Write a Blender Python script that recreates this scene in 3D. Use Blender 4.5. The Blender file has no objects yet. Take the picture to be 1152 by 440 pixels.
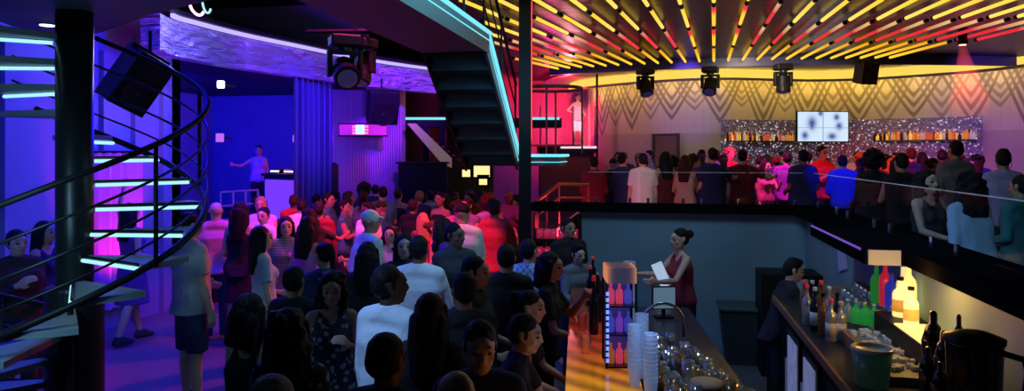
import bpy, bmesh, math, random
import numpy as np
from mathutils import Vector, Matrix, Euler
random.seed(7)
PI = math.pi
C = bpy.context.scene.collection
# ------------------------------------------------------------------ camera frame
CAMZ, HORIZON, FPX, CXP = 2.45, 172.0, 800.0, 576.0
YAW = math.radians(11.6)
RGT = Vector((math.cos(YAW), math.sin(YAW), 0)); FWD = Vector((-math.sin(YAW), math.cos(YAW), 0))
def P(px, py, d):
    return RGT*((px-CXP)/FPX*d) + FWD*d + Vector((0, 0, CAMZ+(HORIZON-py)/FPX*d))
def XY(px, d):
    p = P(px, HORIZON, d); return p.x, p.y
def ZAT(py, d): return CAMZ+(HORIZON-py)/FPX*d

# ------------------------------------------------------------------ materials
def s2l(c):
    return tuple((x/12.92 if x <= .04045 else ((x+.055)/1.055)**2.4) for x in c)
def rgb(r, g, b): return s2l((r/255, g/255, b/255))
MATS = {}
def mat(name, col=(.5, .5, .5), rough=.6, metal=0, em=None, es=0, trans=0, ior=1.45, bump=0, bscale=20, alpha=1, vary=0, vscale=4, sheen=0, spec=.5):
    if name in MATS: return MATS[name]
    m = bpy.data.materials.new(name); m.use_nodes = True
    nt = m.node_tree; b = nt.nodes['Principled BSDF']
    b.inputs['Base Color'].default_value = (*col, 1); b.inputs['Roughness'].default_value = rough
    b.inputs['Metallic'].default_value = metal; b.inputs['IOR'].default_value = ior
    b.inputs['Specular IOR Level'].default_value = spec
    if trans: b.inputs['Transmission Weight'].default_value = trans
    if alpha < 1: b.inputs['Alpha'].default_value = alpha
    if em: b.inputs['Emission Color'].default_value = (*em, 1); b.inputs['Emission Strength'].default_value = es
    if sheen: b.inputs['Sheen Weight'].default_value = sheen
    if bump or vary:
        tc = nt.nodes.new('ShaderNodeTexCoord')
    if bump:
        n = nt.nodes.new('ShaderNodeTexNoise'); n.inputs['Scale'].default_value = bscale; n.inputs['Detail'].default_value = 3
        nt.links.new(tc.outputs['Object'], n.inputs['Vector'])
        bp = nt.nodes.new('ShaderNodeBump'); bp.inputs['Strength'].default_value = bump; bp.inputs['Distance'].default_value = .02
        nt.links.new(n.outputs['Fac'], bp.inputs['Height']); nt.links.new(bp.outputs['Normal'], b.inputs['Normal'])
    if vary:
        n = nt.nodes.new('ShaderNodeTexNoise'); n.inputs['Scale'].default_value = vscale; n.inputs['Detail'].default_value = 4
        nt.links.new(tc.outputs['Object'], n.inputs['Vector'])
        r = nt.nodes.new('ShaderNodeValToRGB')
        r.color_ramp.elements[0].position = .3; r.color_ramp.elements[1].position = .7
        r.color_ramp.elements[0].color = (*[c*(1-vary) for c in col], 1); r.color_ramp.elements[1].color = (*[min(1, c*(1+vary)) for c in col], 1)
        nt.links.new(n.outputs['Fac'], r.inputs['Fac']); nt.links.new(r.outputs['Color'], b.inputs['Base Color'])
    MATS[name] = m; return m
def glow(name, col, s): return mat(name, (.02, .02, .02), .5, em=col, es=s)
class NT:
    """small helper for node graphs"""
    def __init__(s, name):
        s.m = bpy.data.materials.new(name); s.m.use_nodes = True; s.t = s.m.node_tree; s.b = s.t.nodes['Principled BSDF']; MATS[name] = s.m
    def n(s, typ, **kw):
        x = s.t.nodes.new(typ)
        for k, v in kw.items(): setattr(x, k, v)
        return x
    def l(s, a, b): s.t.links.new(a, b)
    def math(s, op, a, b=None, c=None):
        x = s.n('ShaderNodeMath', operation=op)
        for i, v in enumerate((a, b, c)):
            if v is None: continue
            if hasattr(v, 'is_linked'): s.l(v, x.inputs[i])
            else: x.inputs[i].default_value = v
        return x.outputs[0]
    def mix(s, f, a, b):
        x = s.n('ShaderNodeMix', data_type='RGBA')
        for i, v in ((0, f), (6, a), (7, b)):
            if hasattr(v, 'is_linked'): s.l(v, x.inputs[i])
            elif i == 0: x.inputs[0].default_value = v
            else: x.inputs[i].default_value = (*v, 1)
        return x.outputs[2]

# ------------------------------------------------------------------ mesh helpers
class MB:
    def __init__(s): s.v = []; s.f = []
    def add(s, vs, fs):
        o = len(s.v); s.v += [tuple(v) for v in vs]; s.f += [tuple(i+o for i in f) for f in fs]; return s
    def box(s, x0, x1, y0, y1, z0, z1, M=None, bev=0):
        if bev:
            e = bev; pts = []; X = (x0, x1); Y = (y0, y1); Z = (z0, z1)
            for i in (0, 1):
                for j in (0, 1):
                    for k in (0, 1):
                        sx = 1-2*i; sy = 1-2*j; sz = 1-2*k
                        pts += [(X[i]+sx*e, Y[j]+sy*e, Z[k]), (X[i]+sx*e, Y[j], Z[k]+sz*e), (X[i], Y[j]+sy*e, Z[k]+sz*e)]
            return s.hull([M @ Vector(p) for p in pts] if M else pts)
        vs = [Vector((x, y, z)) for x in (x0, x1) for y in (y0, y1) for z in (z0, z1)]
        if M: vs = [M @ v for v in vs]
        return s.add(vs, [(0, 1, 3, 2), (4, 6, 7, 5), (0, 4, 5, 1), (2, 3, 7, 6), (0, 2, 6, 4), (1, 5, 7, 3)])
    def hull(s, pts):
        bm = bmesh.new()
        for p in pts: bm.verts.new(p)
        r = bmesh.ops.convex_hull(bm, input=bm.verts)
        bmesh.ops.delete(bm, geom=[g for g in set(r['geom_interior'])|set(r['geom_unused']) if isinstance(g, bmesh.types.BMVert)], context='VERTS')
        bm.verts.index_update()
        s.add([v.co[:] for v in bm.verts], [[v.index for v in f.verts] for f in bm.faces]); bm.free(); return s
    def prism(s, poly, z0, z1):
        n = len(poly)
        a = sum(poly[i][0]*poly[(i+1) % n][1]-poly[(i+1) % n][0]*poly[i][1] for i in range(n))
        if a < 0: poly = poly[::-1]
        return s.add([(x, y, z0) for x, y in poly]+[(x, y, z1) for x, y in poly],
                     [tuple(range(n))[::-1], tuple(range(n, 2*n))]+[(i, (i+1) % n, n+(i+1) % n, n+i) for i in range(n)])
    def tube(s, path, r, n=8, caps=True):
        path = [Vector(p) for p in path]; m = len(path); rs = r if isinstance(r, (list, tuple)) else [r]*m
        vs = []; up = None
        for i, p in enumerate(path):
            t = (path[min(i+1, m-1)]-path[max(i-1, 0)]).normalized()
            if up is None: up = t.orthogonal().normalized()
            u = (up-t*up.dot(t)); u = u.normalized() if u.length > 1e-6 else t.orthogonal().normalized(); up = u; w = t.cross(u)
            vs += [p+(u*math.cos(2*PI*k/n)+w*math.sin(2*PI*k/n))*rs[i] for k in range(n)]
        fs = [(i*n+k, i*n+(k+1) % n, (i+1)*n+(k+1) % n, (i+1)*n+k) for i in range(m-1) for k in range(n)]
        if caps: fs += [tuple(range(n))[::-1], tuple((m-1)*n+k for k in range(n))]
        return s.add(vs, fs)
    def lathe(s, prof, c=(0, 0, 0), n=16, M=None):
        vs = []
        for r, z in prof:
            vs += [Vector((c[0]+r*math.cos(2*PI*k/n), c[1]+r*math.sin(2*PI*k/n), c[2]+z)) for k in range(n)]
        if M: vs = [M @ v for v in vs]
        m = len(prof)
        fs = [(i*n+k, i*n+(k+1) % n, (i+1)*n+(k+1) % n, (i+1)*n+k) for i in range(m-1) for k in range(n)]
        fs += [tuple(range(n))[::-1], tuple((m-1)*n+k for k in range(n))]
        return s.add(vs, fs)
    def sweep(s, path, prof, closed=False):
        """path: list of (pos, sidevec); prof: list of (side, up)"""
        n = len(prof); m = len(path); vs = []
        for p, sd in path:
            vs += [Vector(p)+Vector(sd)*a+Vector((0, 0, b)) for a, b in prof]
        fs = [(i*n+k, i*n+(k+1) % n, (i+1)*n+(k+1) % n, (i+1)*n+k) for i in range(m-1) for k in range(n)]
        fs += [tuple(range(n))[::-1], tuple((m-1)*n+k for k in range(n))]
        return s.add(vs, fs)
    def mesh(s, name, smooth=False):
        me = bpy.data.meshes.new(name); me.from_pydata(s.v, [], s.f); me.update()
        bm = bmesh.new(); bm.from_mesh(me); bmesh.ops.recalc_face_normals(bm, faces=bm.faces); bm.to_mesh(me); bm.free()
        if smooth:
            for p in me.polygons: p.use_smooth = True
        return me
    def build(s, name, m, parent=None, smooth=False, loc=None):
        o = bpy.data.objects.new(name, s.mesh(name, smooth)); C.objects.link(o)
        if m: o.data.materials.append(m)
        if parent: o.parent = parent
        if loc is not None: o.location = loc
        if smooth == 'auto': pass
        return o
def tag(o, label=None, cat=None, group=None, kind=None):
    for k, v in (('label', label), ('category', cat), ('group', group), ('kind', kind)):
        if v: o[k] = v
    return o
def thing(name, label, cat, loc=(0, 0, 0), rz=0, group=None):
    o = bpy.data.objects.new(name, None); C.objects.link(o); o.location = loc; o.rotation_euler = (0, 0, rz)
    o.empty_display_size = .1
    return tag(o, label, cat, group)
def struct(o, label=None): o['kind'] = 'structure'; (label and tag(o, label)); return o
def copy_tree(o, parent=None):
    c = o.copy(); C.objects.link(c)
    if parent: c.parent = parent
    for ch in list(o.children): copy_tree(ch, c)
    return c
def spline(pts, n):
    """Catmull-Rom through 2D/3D tuples"""
    pts = [np.array(p, float) for p in pts]; q = [2*pts[0]-pts[1]]+pts+[2*pts[-1]-pts[-2]]; out = []
    seg = len(pts)-1
    for k in range(n+1):
        u = k/n*seg; i = min(int(u), seg-1); t = u-i; a, b, c, d = q[i:i+4]
        out.append(.5*(2*b+(c-a)*t+(2*a-5*b+4*c-d)*t*t+(3*b-a-3*c+d)*t**3))
    return out
# ------------------------------------------------------------------ people
ICO = None
def sph(c, r):
    global ICO
    if ICO is None:
        bm = bmesh.new(); bmesh.ops.create_icosphere(bm, subdivisions=2, radius=1); ICO = [v.co.copy() for v in bm.verts]; bm.free()
    if not isinstance(r, (tuple, list)): r = (r, r, r)
    return [Vector((c[0]+v.x*r[0], c[1]+v.y*r[1], c[2]+v.z*r[2])) for v in ICO]
def ring(c, d, r, n=14):
    d = Vector(d).normalized(); u = d.orthogonal().normalized(); w = d.cross(u)
    return [Vector(c)+(u*math.cos(2*PI*k/n)+w*math.sin(2*PI*k/n))*r for k in range(n)]
def remeshed(mb, voxel, smooth=2, name='m', decimate=None):
    me = mb.mesh(name); o = bpy.data.objects.new(name, me); C.objects.link(o)
    r = o.modifiers.new('r', 'REMESH'); r.mode = 'VOXEL'; r.voxel_size = voxel
    if smooth:
        q = o.modifiers.new('s', 'SMOOTH'); q.factor = .5; q.iterations = smooth
    if decimate:
        q = o.modifiers.new('d', 'DECIMATE'); q.ratio = decimate
    dg = bpy.context.evaluated_depsgraph_get()
    out = bpy.data.meshes.new_from_object(o.evaluated_get(dg)); out.name = name
    bpy.data.objects.remove(o); bpy.data.meshes.remove(me)
    out.polygons.foreach_set('use_smooth', [True]*len(out.polygons))
    out.materials.clear()
    return out
ARMS = {
    'down': ((.16, .02, -1), (.06, .22, -1)), 'drink': ((.25, .35, -.9), (-.45, .8, .55)), 'sip': ((.35, .6, -.7), (-.55, .45, .85)),
    'up': ((.6, .15, .9), (-.1, .15, 1)), 'wave': ((.8, .3, .25), (.1, .3, 1)), 'phone': ((.12, .35, -.9), (-.3, 1, .15)),
    'reach': ((.1, .75, -.6), (-.1, 1, -.12)), 'lean': ((.25, .55, -.8), (-.75, .65, -.05)), 'hip': ((.7, -.2, -.75), (-.75, .35, -.35)),
    'cross': ((.15, .35, -.95), (-1, .35, .15)), 'bent': ((.2, -.1, -1), (-.1, .9, -.25)), 'out': ((.8, .3, -.5), (.4, .7, .1)),
    'table': ((.2, .45, -.9), (-.25, 1, -.2)),
}
def person_meshes(sex='m', arms=('down', 'down'), lean=0, side=0, twist=0, yaw=0, pitch=0, step=0, hair='short', top='tshirt', bottom='trousers',
                  fat=1.0, voxel=.012, dec=None, shoes=False, grip=.9, knee=0):
    """Returns dict of meshes in local space (feet at z=0, facing -Y, 1.75 m tall)."""
    f = sex == 'f'
    T = Matrix.Translation((0, 0, .95)) @ Euler((math.radians(lean), math.radians(side), math.radians(twist))).to_matrix().to_4x4() @ Matrix.Translation((0, 0, -.95))
    H = T @ Matrix.Translation((0, .012, 1.5)) @ Euler((math.radians(pitch-lean*.6), 0, math.radians(yaw))).to_matrix().to_4x4()
    def t(x, y, z): return T @ Vector((x, y, z))
    def h(x, y, z): return H @ Vector((x, y, z))
    hw, ww, cw, sw = (.09, .055, .075, .145) if f else (.085, .068, .098, .17)
    hr, wr, cr, sr = (.1, .085, .092, .05) if f else (.095, .092, .108, .06)
    hr *= fat; wr *= fat; cr *= (fat+1)/2
    torso = dict(hip=[((s*hw, 0, .94), hr) for s in (1, -1)], waist=[((s*ww, 0, 1.11), wr) for s in (1, -1)],
                 chest=[((s*cw, .005, 1.29), cr) for s in (1, -1)], sh=[((s*(sw-.01), .012, 1.41), sr) for s in (1, -1)], nk=[((0, .02, 1.455), .062 if not f else .052)])
    def L(keys, g=0, flat=1.0):
        pts = []
        for k in keys:
            for c, r in torso[k]: pts += sph(t(*c), (r+g, (r+g)*flat, r+g))
        return pts
    # limbs
    arm = []
    for s, a in zip((1, -1), arms):
        ua, fa = ARMS[a] if isinstance(a, str) else a
        R3 = T.to_3x3()
        S = t(s*(sw-.002), .012, 1.405); d1 = (R3 @ Vector((s*ua[0], -ua[1], ua[2]))).normalized(); E = S+d1*.295
        d2 = (R3 @ Vector((s*fa[0], -fa[1], fa[2]))).normalized(); W = E+d2*.25; arm.append((S, E, W, d1, d2, s))
    leg = []
    for s in (1, -1):
        st = math.radians(step)*s; kb = math.radians(knee+max(0, -step*s)*.8)
        hp = Vector((s*hw*.98, 0, .93)); d1 = Vector((s*.03, -math.sin(st), -math.cos(st))); K = hp+d1*.43
        a2 = st-kb; d2 = Vector((s*.02, -math.sin(a2), -math.cos(a2))); A = K+d2*.41; leg.append((hp, K, A, d1, d2, s))
    lo = min(l[2].z for l in leg)-.09
    out = {}
    B = MB()
    B.hull(L(['hip', 'waist'], 0, .92)); B.hull(L(['waist', 'chest'], 0, .92)); B.hull(L(['chest', 'sh'], 0, .85)); B.hull(L(['sh', 'nk'], -.008, .8))
    if f:
        for s in (1, -1): B.hull(sph(t(s*.065, -.07, 1.27), .062)+sph(t(s*.06, -.02, 1.33), .06))
    B.hull(sph(t(0, .02, 1.44), .06 if not f else .05)+sph(h(0, .005, .06), .055 if not f else .046))
    # head
    B.hull(sph(h(0, .015, .148), (.076, .094, .09))+sph(h(0, -.02, .13), (.07, .075, .075)))
    B.hull(sph(h(0, -.01, .11), (.068, .075, .06))+sph(h(0, -.066, .03), .024)+sph(h(.042, -.02, .05), .024)+sph(h(-.042, -.02, .05), .024))
    B.hull(sph(h(.034, -.085, .147), .014)+sph(h(-.034, -.085, .147), .014)+sph(h(0, -.06, .17), .03))
    B.hull(sph(h(0, -.092, .135), .01)+sph(h(0, -.112, .096), .011)+sph(h(.014, -.098, .09), .01)+sph(h(-.014, -.098, .09), .01))
    B.hull(sph(h(.02, -.086, .06), .009)+sph(h(-.02, -.086, .06), .009)+sph(h(0, -.096, .064), .009))
    for s in (1, -1):
        B.hull(sph(h(s*.044, -.055, .092), .022)); B.hull(sph(h(s*.077, .015, .125), (.011, .02, .03))+sph(h(s*.072, .005, .1), .012))
    # arms and hands
    for (S, E, W, d1, d2, s) in arm:
        m = .85 if f else 1
        B.hull(sph(S, .056*m)+sph(S+d1*.13, .05*m)); B.hull(sph(S+d1*.1, .05*m)+sph(E, .039*m)); B.hull(sph(E, .039*m)+sph(E+d2*.08, .041*m)); B.hull(sph(E+d2*.08, .041*m)+sph(W, .027*m))
        u = (T.to_3x3() @ Vector((-s, 0, 0))); pn = (u-d2*u.dot(d2))
        pn = pn.normalized() if pn.length > .1 else Vector((0, 0, -1)); w = d2.cross(pn).normalized()
        if w.y > 0 and abs(w.y) > .3 or (abs(w.y) <= .3 and w.z < 0): w = -w     # thumb side: forwards / up
        K0 = W+d2*.095
        B.hull(sph(W, .024)+sph(K0+w*.03, .015)+sph(K0-w*.03, .014)+sph(W+d2*.04+w*.028, .017))
        for k, ln in enumerate((.075, .084, .078, .06)):
            q = K0+w*(.031-.0205*k); dd = d2.copy(); path = [q-d2*.02, q]
            for sg in (.45, .32, .25):
                dd = (dd+pn*(grip*.6)).normalized(); q = q+dd*ln*sg*1.1; path.append(q.copy())
            B.tube(path, [.011, .0105, .0098, .009, .0075], 7)
        q = W+d2*.03+w*.028; B.tube([q-w*.01, q, q+(w*.7+d2*.6).normalized()*.035, q+(w*.45+d2*.9+pn*.4).normalized()*.066], [.014, .0135, .0115, .009], 7)
    # legs
    for (hp, K, A, d1, d2, s) in leg:
        B.hull(sph(hp, .088*fat)+sph(hp+d1*.2, .078*fat)); B.hull(sph(hp+d1*.2, .078*fat)+sph(K, .056)); B.hull(sph(K, .056)+sph(K+d2*.13+Vector((0, .012, 0)), .055)); B.hull(sph(K+d2*.13+Vector((0, .012, 0)), .055)+sph(A, .038))
        B.hull(sph(A+Vector((0, .025, -.05)), .035)+sph(A, .036)+sph(A+Vector((s*.01, -.13, -.065)), (.04, .04, .022)))
    body = remeshed(B, voxel, 2, 'body', dec)
    co = np.zeros(len(body.vertices)*3); body.vertices.foreach_get('co', co); co = co.reshape(-1, 3)
    Hi = np.array(H.inverted()); lc = co @ Hi[:3, :3].T+Hi[:3, 3]
    col = np.zeros((len(co), 4)); col[:, 3] = 1
    front = lc[:, 1] < -.055
    lip = np.exp(-((lc[:, 0]/.024)**2+((lc[:, 2]-.061)/.011)**2)); col[:, 0] = np.where(front, lip, 0)
    br = np.exp(-(((np.abs(lc[:, 0])-.036)/.022)**2+((lc[:, 2]-.155)/.008)**2)*1.2); ey = np.exp(-(((np.abs(lc[:, 0])-.033)/.017)**2+((lc[:, 2]-.123)/.009)**2)); col[:, 1] = np.where(front, np.maximum(br, ey*.9), 0)
    at = body.color_attributes.new('tint', 'FLOAT_COLOR', 'POINT'); at.data.foreach_set('color', col.ravel())
    out['body'] = body
    # hair
    Hh = MB(); cap = sph(h(0, .018, .165), (.084, .097, .086))
    if hair != 'bald':
        if hair == 'afro':
            rnd = random.Random(5)
            Hh.hull(cap)
            for k in range(70):
                v = ICO[rnd.randrange(len(ICO))]
                if v.y < -.45 and v.z < .35: continue
                Hh.hull(sph(h(v.x*.105, .03+v.y*.11, .15+v.z*.11), rnd.uniform(.028, .045)))
        else:
            k = {'cap': .97}.get(hair, 1.0)
            Hh.hull(sph(h(0, .02, .168), (.083*k, .095*k, .086*k))); Hh.hull(sph(h(0, .045, .13), (.081, .075, .085)))
            if hair in ('short', 'quiff'):
                for s in (1, -1): Hh.hull(sph(h(s*.074, -.005, .125), (.01, .02, .03)))
                if hair == 'quiff': Hh.hull(sph(h(0, -.055, .225), (.06, .03, .03))+sph(h(0, .03, .235), (.06, .05, .03)))
            if hair in ('long', 'bob', 'curly'):
                zz = {'long': -.2, 'bob': -.02, 'curly': -.12}[hair]
                for s in (1, -1):
                    Hh.hull(sph(h(s*.07, -.01, .16), .03)+sph(h(s*.085, .0, .04), .028)+sph(h(s*.092, .02, max(zz, -.1)), .024))
                    Hh.hull(sph(h(s*.06, .05, .1), .05)+sph(h(s*.07, .07, -.02), .045)+sph(h(s*.055, .1, zz), .035))
                Hh.hull(sph(h(0, .06, .12), .08)+sph(h(0, .085, -.02), (.075, .045, .045))+sph(h(0, .105, zz), (.06, .035, .03)))
            if hair == 'curly':
                rnd = random.Random(9)
                for k in range(60):
                    a = rnd.uniform(-.3*PI, 1.3*PI); z = rnd.uniform(-.12, .22); r = .1 if z < .1 else .095*math.sqrt(max(.05, 1-((z-.1)/.15)**2))
                    Hh.hull(sph(h(math.cos(a)*r, .03+math.sin(a)*r, z), rnd.uniform(.022, .036)))
            if hair == 'bun':
                Hh.hull(sph(h(0, .13, .17), .05)); Hh.hull(sph(h(0, .09, .17), .04))
            if hair == 'pony':
                Hh.tube([h(0, .08, .2), h(0, .14, .2), h(0, .17, .12), h(0, .16, 0), h(0, .14, -.1)], [.03, .035, .035, .028, .01], 9)
            if hair == 'cap':
                Hh = MB(); Hh.hull(sph(h(0, .012, .172), (.09, .104, .088))); Hh.hull(sph(h(0, -.1, .17), (.07, .05, .008))+sph(h(0, -.06, .185), (.075, .05, .01)))
        out['hair'] = remeshed(Hh, max(voxel*.85, .009), 2, 'hair', dec)
    # top garment
    G = MB(); g = .014
    if top in ('tank', 'dress', 'strapless'):
        G.hull(L(['waist', 'chest'], g, .95)); G.hull(L(['hip', 'waist'], g, .95))
        if top != 'strapless':
            for s in (1, -1): G.hull(sph(t(s*cw*.95, -.03, 1.36), .055)+sph(t(s*.085, .012, 1.44), .028)+sph(t(s*cw*.95, .05, 1.34), .05))
    else:
        G.hull(L(['hip', 'waist'], g+.012, .95)); G.hull(L(['waist', 'chest'], g+.006, .95)); G.hull(L(['chest', 'sh'], g, .9)); G.hull(L(['sh', 'nk'], .014, 1.0))
        for (S, E, W, d1, d2, s) in arm:
            if top in ('vest',): continue
            m = (.87 if f else 1)
            G.hull(sph(S, .066*m)+ring(S+d1*.21, d1, .064*m)) if top in ('tshirt', 'polo', 'blouse') else (G.hull(sph(S, .068*m)+sph(E, .052*m)), G.hull(sph(E, .052*m)+ring(W-d2*.01, d2, .04*m)))
        if top in ('shirt', 'jacket', 'polo'):
            G.tube([t(0, .02, 1.455), t(0, .012, 1.505)], [.075, .067], 14)
    if f:
        for s in (1, -1): G.hull(sph(t(s*.065, -.07, 1.27), .072)+sph(t(s*.06, -.01, 1.33), .07))
    if top == 'dress':
        G.hull(L(['hip'], g, .95)+ring((0, -.01, .5), (0, 0, 1), .2, 20))
    elif top != 'tank':
        G.hull(L(['hip'], g+.014, .95)+ring(t(0, 0, .85), (0, 0, 1), .17*fat, 20))
    out['top'] = remeshed(G, voxel*1.15, 2, 'garment', dec)
    # trousers
    if top != 'dress':
        Q = MB(); Q.hull(L(['hip'], .01, .95)+[p+Vector((0, 0, 0)) for hp, *_ in leg for p in sph(hp, .095*fat)])
        for (hp, K, A, d1, d2, s) in leg:
            if bottom == 'skirt': continue
            Q.hull(sph(hp, .1*fat)+sph(hp+d1*.2, .092*fat)) 
            if bottom == 'shorts': Q.hull(sph(hp+d1*.1, .098*fat)+ring(K, d1, .095)); continue
            Q.hull(sph(hp+d1*.2, .092*fat)+sph(K, .075)); Q.hull(sph(K, .075)+ring(A+d2*.03, d2, .066))
        if bottom == 'skirt': Q.hull(L(['hip'], .015, .95)+ring((0, -.01, .55), (0, 0, 1), .19, 20))
        out['bottom'] = remeshed(Q, voxel*1.3, 2, 'trousers', dec)
    if shoes:
        for i, (hp, K, A, d1, d2, s) in enumerate(leg):
            S = MB(); S.hull(sph(A+Vector((0, .028, -.05)), .045)+sph(A, .045)+sph(A+Vector((s*.01, -.15, -.066)), (.047, .05, .028)))
            out['shoe%d' % i] = remeshed(S, .012, 1, 'shoe')
    for s in (1, -1):
        E = MB(); bm = bmesh.new(); bmesh.ops.create_uvsphere(bm, u_segments=8, v_segments=6, radius=1); vs = [v.co.copy() for v in bm.verts]; fs = [[v.index for v in q.verts] for q in bm.faces]; bm.free()
        E.add([h(s*.033+v.x*.0125, -.0795+v.y*.0125, .123+v.z*.0105) for v in vs], fs); out['eye%d' % (s > 0)] = E.mesh('eye', True)
    for k in out: out[k].transform(Matrix.Translation((0, 0, -lo)))
    out['H'] = Matrix.Translation((0, 0, -lo)) @ H; out['arm'] = [(a[2]+a[4]*.11-Vector((0, 0, lo)), a[4]) for a in arm]
    out['h'] = (out['H'] @ Vector((0, 0, .25))).z
    return out
def skin(name, col):
    k = NT(name); a = k.n('ShaderNodeAttribute', attribute_name='tint'); sp = k.n('ShaderNodeSeparateColor'); k.l(a.outputs['Color'], sp.inputs[0])
    c1 = k.mix(k.math('MULTIPLY', sp.outputs[0], .7), col, (.35*col[0]/.5, .06, .06)); c2 = k.mix(k.math('MULTIPLY', sp.outputs[1], .85), c1, (.02, .012, .01))
    k.l(c2, k.b.inputs['Base Color']); k.b.inputs['Roughness'].default_value = .5; k.b.inputs['Subsurface Weight'].default_value = 0
    return k.m
SKIN = {'light': skin('skin_light', (.62, .38, .27)), 'tan': skin('skin_tan', (.45, .25, .16)), 'brown': skin('skin_brown', (.2, .1, .06)), 'dark': skin('skin_dark', (.075, .04, .026))}
HAIR = {'black': mat('hair_black', (.012, .01, .012), .5, bump=.6, bscale=60, spec=.15), 'brown': mat('hair_brown', (.05, .025, .014), .5, bump=.6, bscale=60, spec=.15), 'blond': mat('hair_blond', (.3, .2, .09), .5, bump=.6, bscale=60, spec=.15), 'grey': mat('hair_grey', (.2, .2, .2), .5, bump=.6, bscale=60, spec=.15), 'white': mat('cloth_cap_white', (.8, .8, .8), .8)}
CLOTH = {}
def cloth(n, c, **k): CLOTH[n] = mat('cloth_'+n.replace(' ', '_'), c, .85, bump=1, bscale=8, **k)
cloth('black', (.012, .012, .016)); cloth('white', (.78, .8, .84)); cloth('pale blue', (.42, .55, .72)); cloth('navy', (.015, .025, .09)); cloth('blue', (.03, .08, .42)); cloth('grey', (.16, .17, .19)); cloth('light grey', (.4, .42, .45))
cloth('red', (.45, .03, .04)); cloth('wine', (.26, .02, .04)); cloth('maroon', (.16, .012, .03)); cloth('purple', (.14, .04, .3)); cloth('pink', (.62, .2, .34)); cloth('brown', (.11, .05, .03)); cloth('cream', (.68, .58, .44)); cloth('teal', (.04, .2, .22)); cloth('olive', (.12, .12, .05)); cloth('khaki', (.38, .29, .17)); cloth('denim', (.06, .1, .22)); cloth('charcoal', (.035, .036, .045)); cloth('dark blue', (.02, .035, .14)); cloth('lavender', (.42, .34, .62)); cloth('orange', (.5, .16, .04))
def patterned(n, a, b, kind):
    k = NT('cloth_'+n.replace(' ', '_')); tc = k.n('ShaderNodeTexCoord')
    if kind == 'stripe':
        w = k.n('ShaderNodeTexWave', bands_direction='Z'); w.inputs['Scale'].default_value = 14; k.l(tc.outputs['Object'], w.inputs['Vector']); f = k.math('GREATER_THAN', w.outputs['Fac'], .5)
    elif kind == 'check':
        w = k.n('ShaderNodeTexChecker'); w.inputs['Scale'].default_value = 28; k.l(tc.outputs['Object'], w.inputs['Vector']); f = w.outputs['Fac']
    else:
        w = k.n('ShaderNodeTexVoronoi'); w.inputs['Scale'].default_value = 22; k.l(tc.outputs['Object'], w.inputs['Vector']); f = k.math('LESS_THAN', w.outputs['Distance'], .38)
    k.l(k.mix(f, a, b), k.b.inputs['Base Color']); k.b.inputs['Roughness'].default_value = .85; CLOTH[n] = k.m
patterned('grey striped', (.06, .06, .07), (.3, .3, .33), 'stripe'); patterned('leaf patterned', (.02, .02, .03), (.45, .47, .5), 'spot'); patterned('floral', (.02, .02, .05), (.3, .34, .5), 'spot'); patterned('blue checked', (.15, .25, .4), (.45, .55, .65), 'check')
EYE = mat('eye_dark', (.05, .04, .04), .15)
HAIRWORD = {'short': 'short', 'quiff': 'swept-up', 'long': 'long', 'bob': 'bobbed', 'curly': 'curly', 'bun': 'tied-back', 'pony': 'ponytailed', 'afro': 'bushy', 'cap': 'capped', 'bald': 'bald'}
def put_person(ms, loc, rel, Ht, label, sk='tan', hc='black', tc='black', bc='black', group=None, face=True, tilt=0):
    b = bpy.data.objects.new('person', ms['body']); C.objects.link(b)
    s = Ht/ms['h'] if ms['h'] < 1.68 else Ht/1.75
    if Ht is None: s = 1
    b.location = loc; b.rotation_euler = (0, 0, YAW+math.radians(rel)); b.scale = (s, s, s)
    tag(b, label, 'person', group)
    def part(k, nm, m):
        if k not in ms: return
        me = ms[k]
        o = b if k == 'body' else bpy.data.objects.new(nm, me)
        if k != 'body': C.objects.link(o); o.parent = b
        if not me.materials: me.materials.append(None)
        o.material_slots[0].link = 'OBJECT'; o.material_slots[0].material = m
    part('body', 'person', SKIN[sk]); part('hair', ms.get('hairname', 'hair'), HAIR[hc]); part('top', ms.get('topname', 'shirt'), CLOTH[tc]); part('bottom', ms.get('botname', 'trousers'), CLOTH[bc])
    part('shoe0', 'shoe', CLOTH['charcoal']); part('shoe1', 'shoe', CLOTH['charcoal'])
    if face: part('eye0', 'eye', EYE); part('eye1', 'eye', EYE)
    return b
def make(**k):
    ms = person_meshes(**k)
    ms['topname'] = {'tshirt': 'shirt', 'shirt': 'shirt', 'polo': 'shirt', 'blouse': 'blouse', 'tank': 'tank_top', 'strapless': 'top_garment', 'dress': 'dress', 'jacket': 'jacket', 'vest': 'vest', 'sweater': 'sweater'}.get(k.get('top', 'tshirt'), 'shirt')
    ms['botname'] = k.get('bottom', 'trousers'); ms['hairname'] = 'cap' if k.get('hair') == 'cap' else 'hair'
    return ms
# ------------------------------------------------------------------ setting
M_black = mat('black_paint', (.007, .008, .011), .5, spec=.25)
M_blackgloss = mat('black_gloss', (.006, .006, .008), .2)
M_metal = mat('dark_metal', (.02, .024, .03), .35, metal=.6)
M_steel = mat('steel', (.45, .47, .5), .25, metal=1)
M_floor = mat('dance_floor', (.12, .12, .14), .35, bump=.08, bscale=3)
M_upfloor = mat('upper_floor_dark', (.015, .013, .016), .4)
M_barwall = mat('bar_wall_grey', (.2, .31, .4), .7, vary=.12, vscale=1.5)
M_blueback = mat('blue_plaster', (.3, .3, .42), .8, vary=.1, vscale=1)
M_ceil = mat('ceiling_black', (.006, .006, .008), .7)
M_cloud = mat('ceiling_bronze', (.016, .011, .006), .3, metal=.4, bump=.4, bscale=8)

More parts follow.
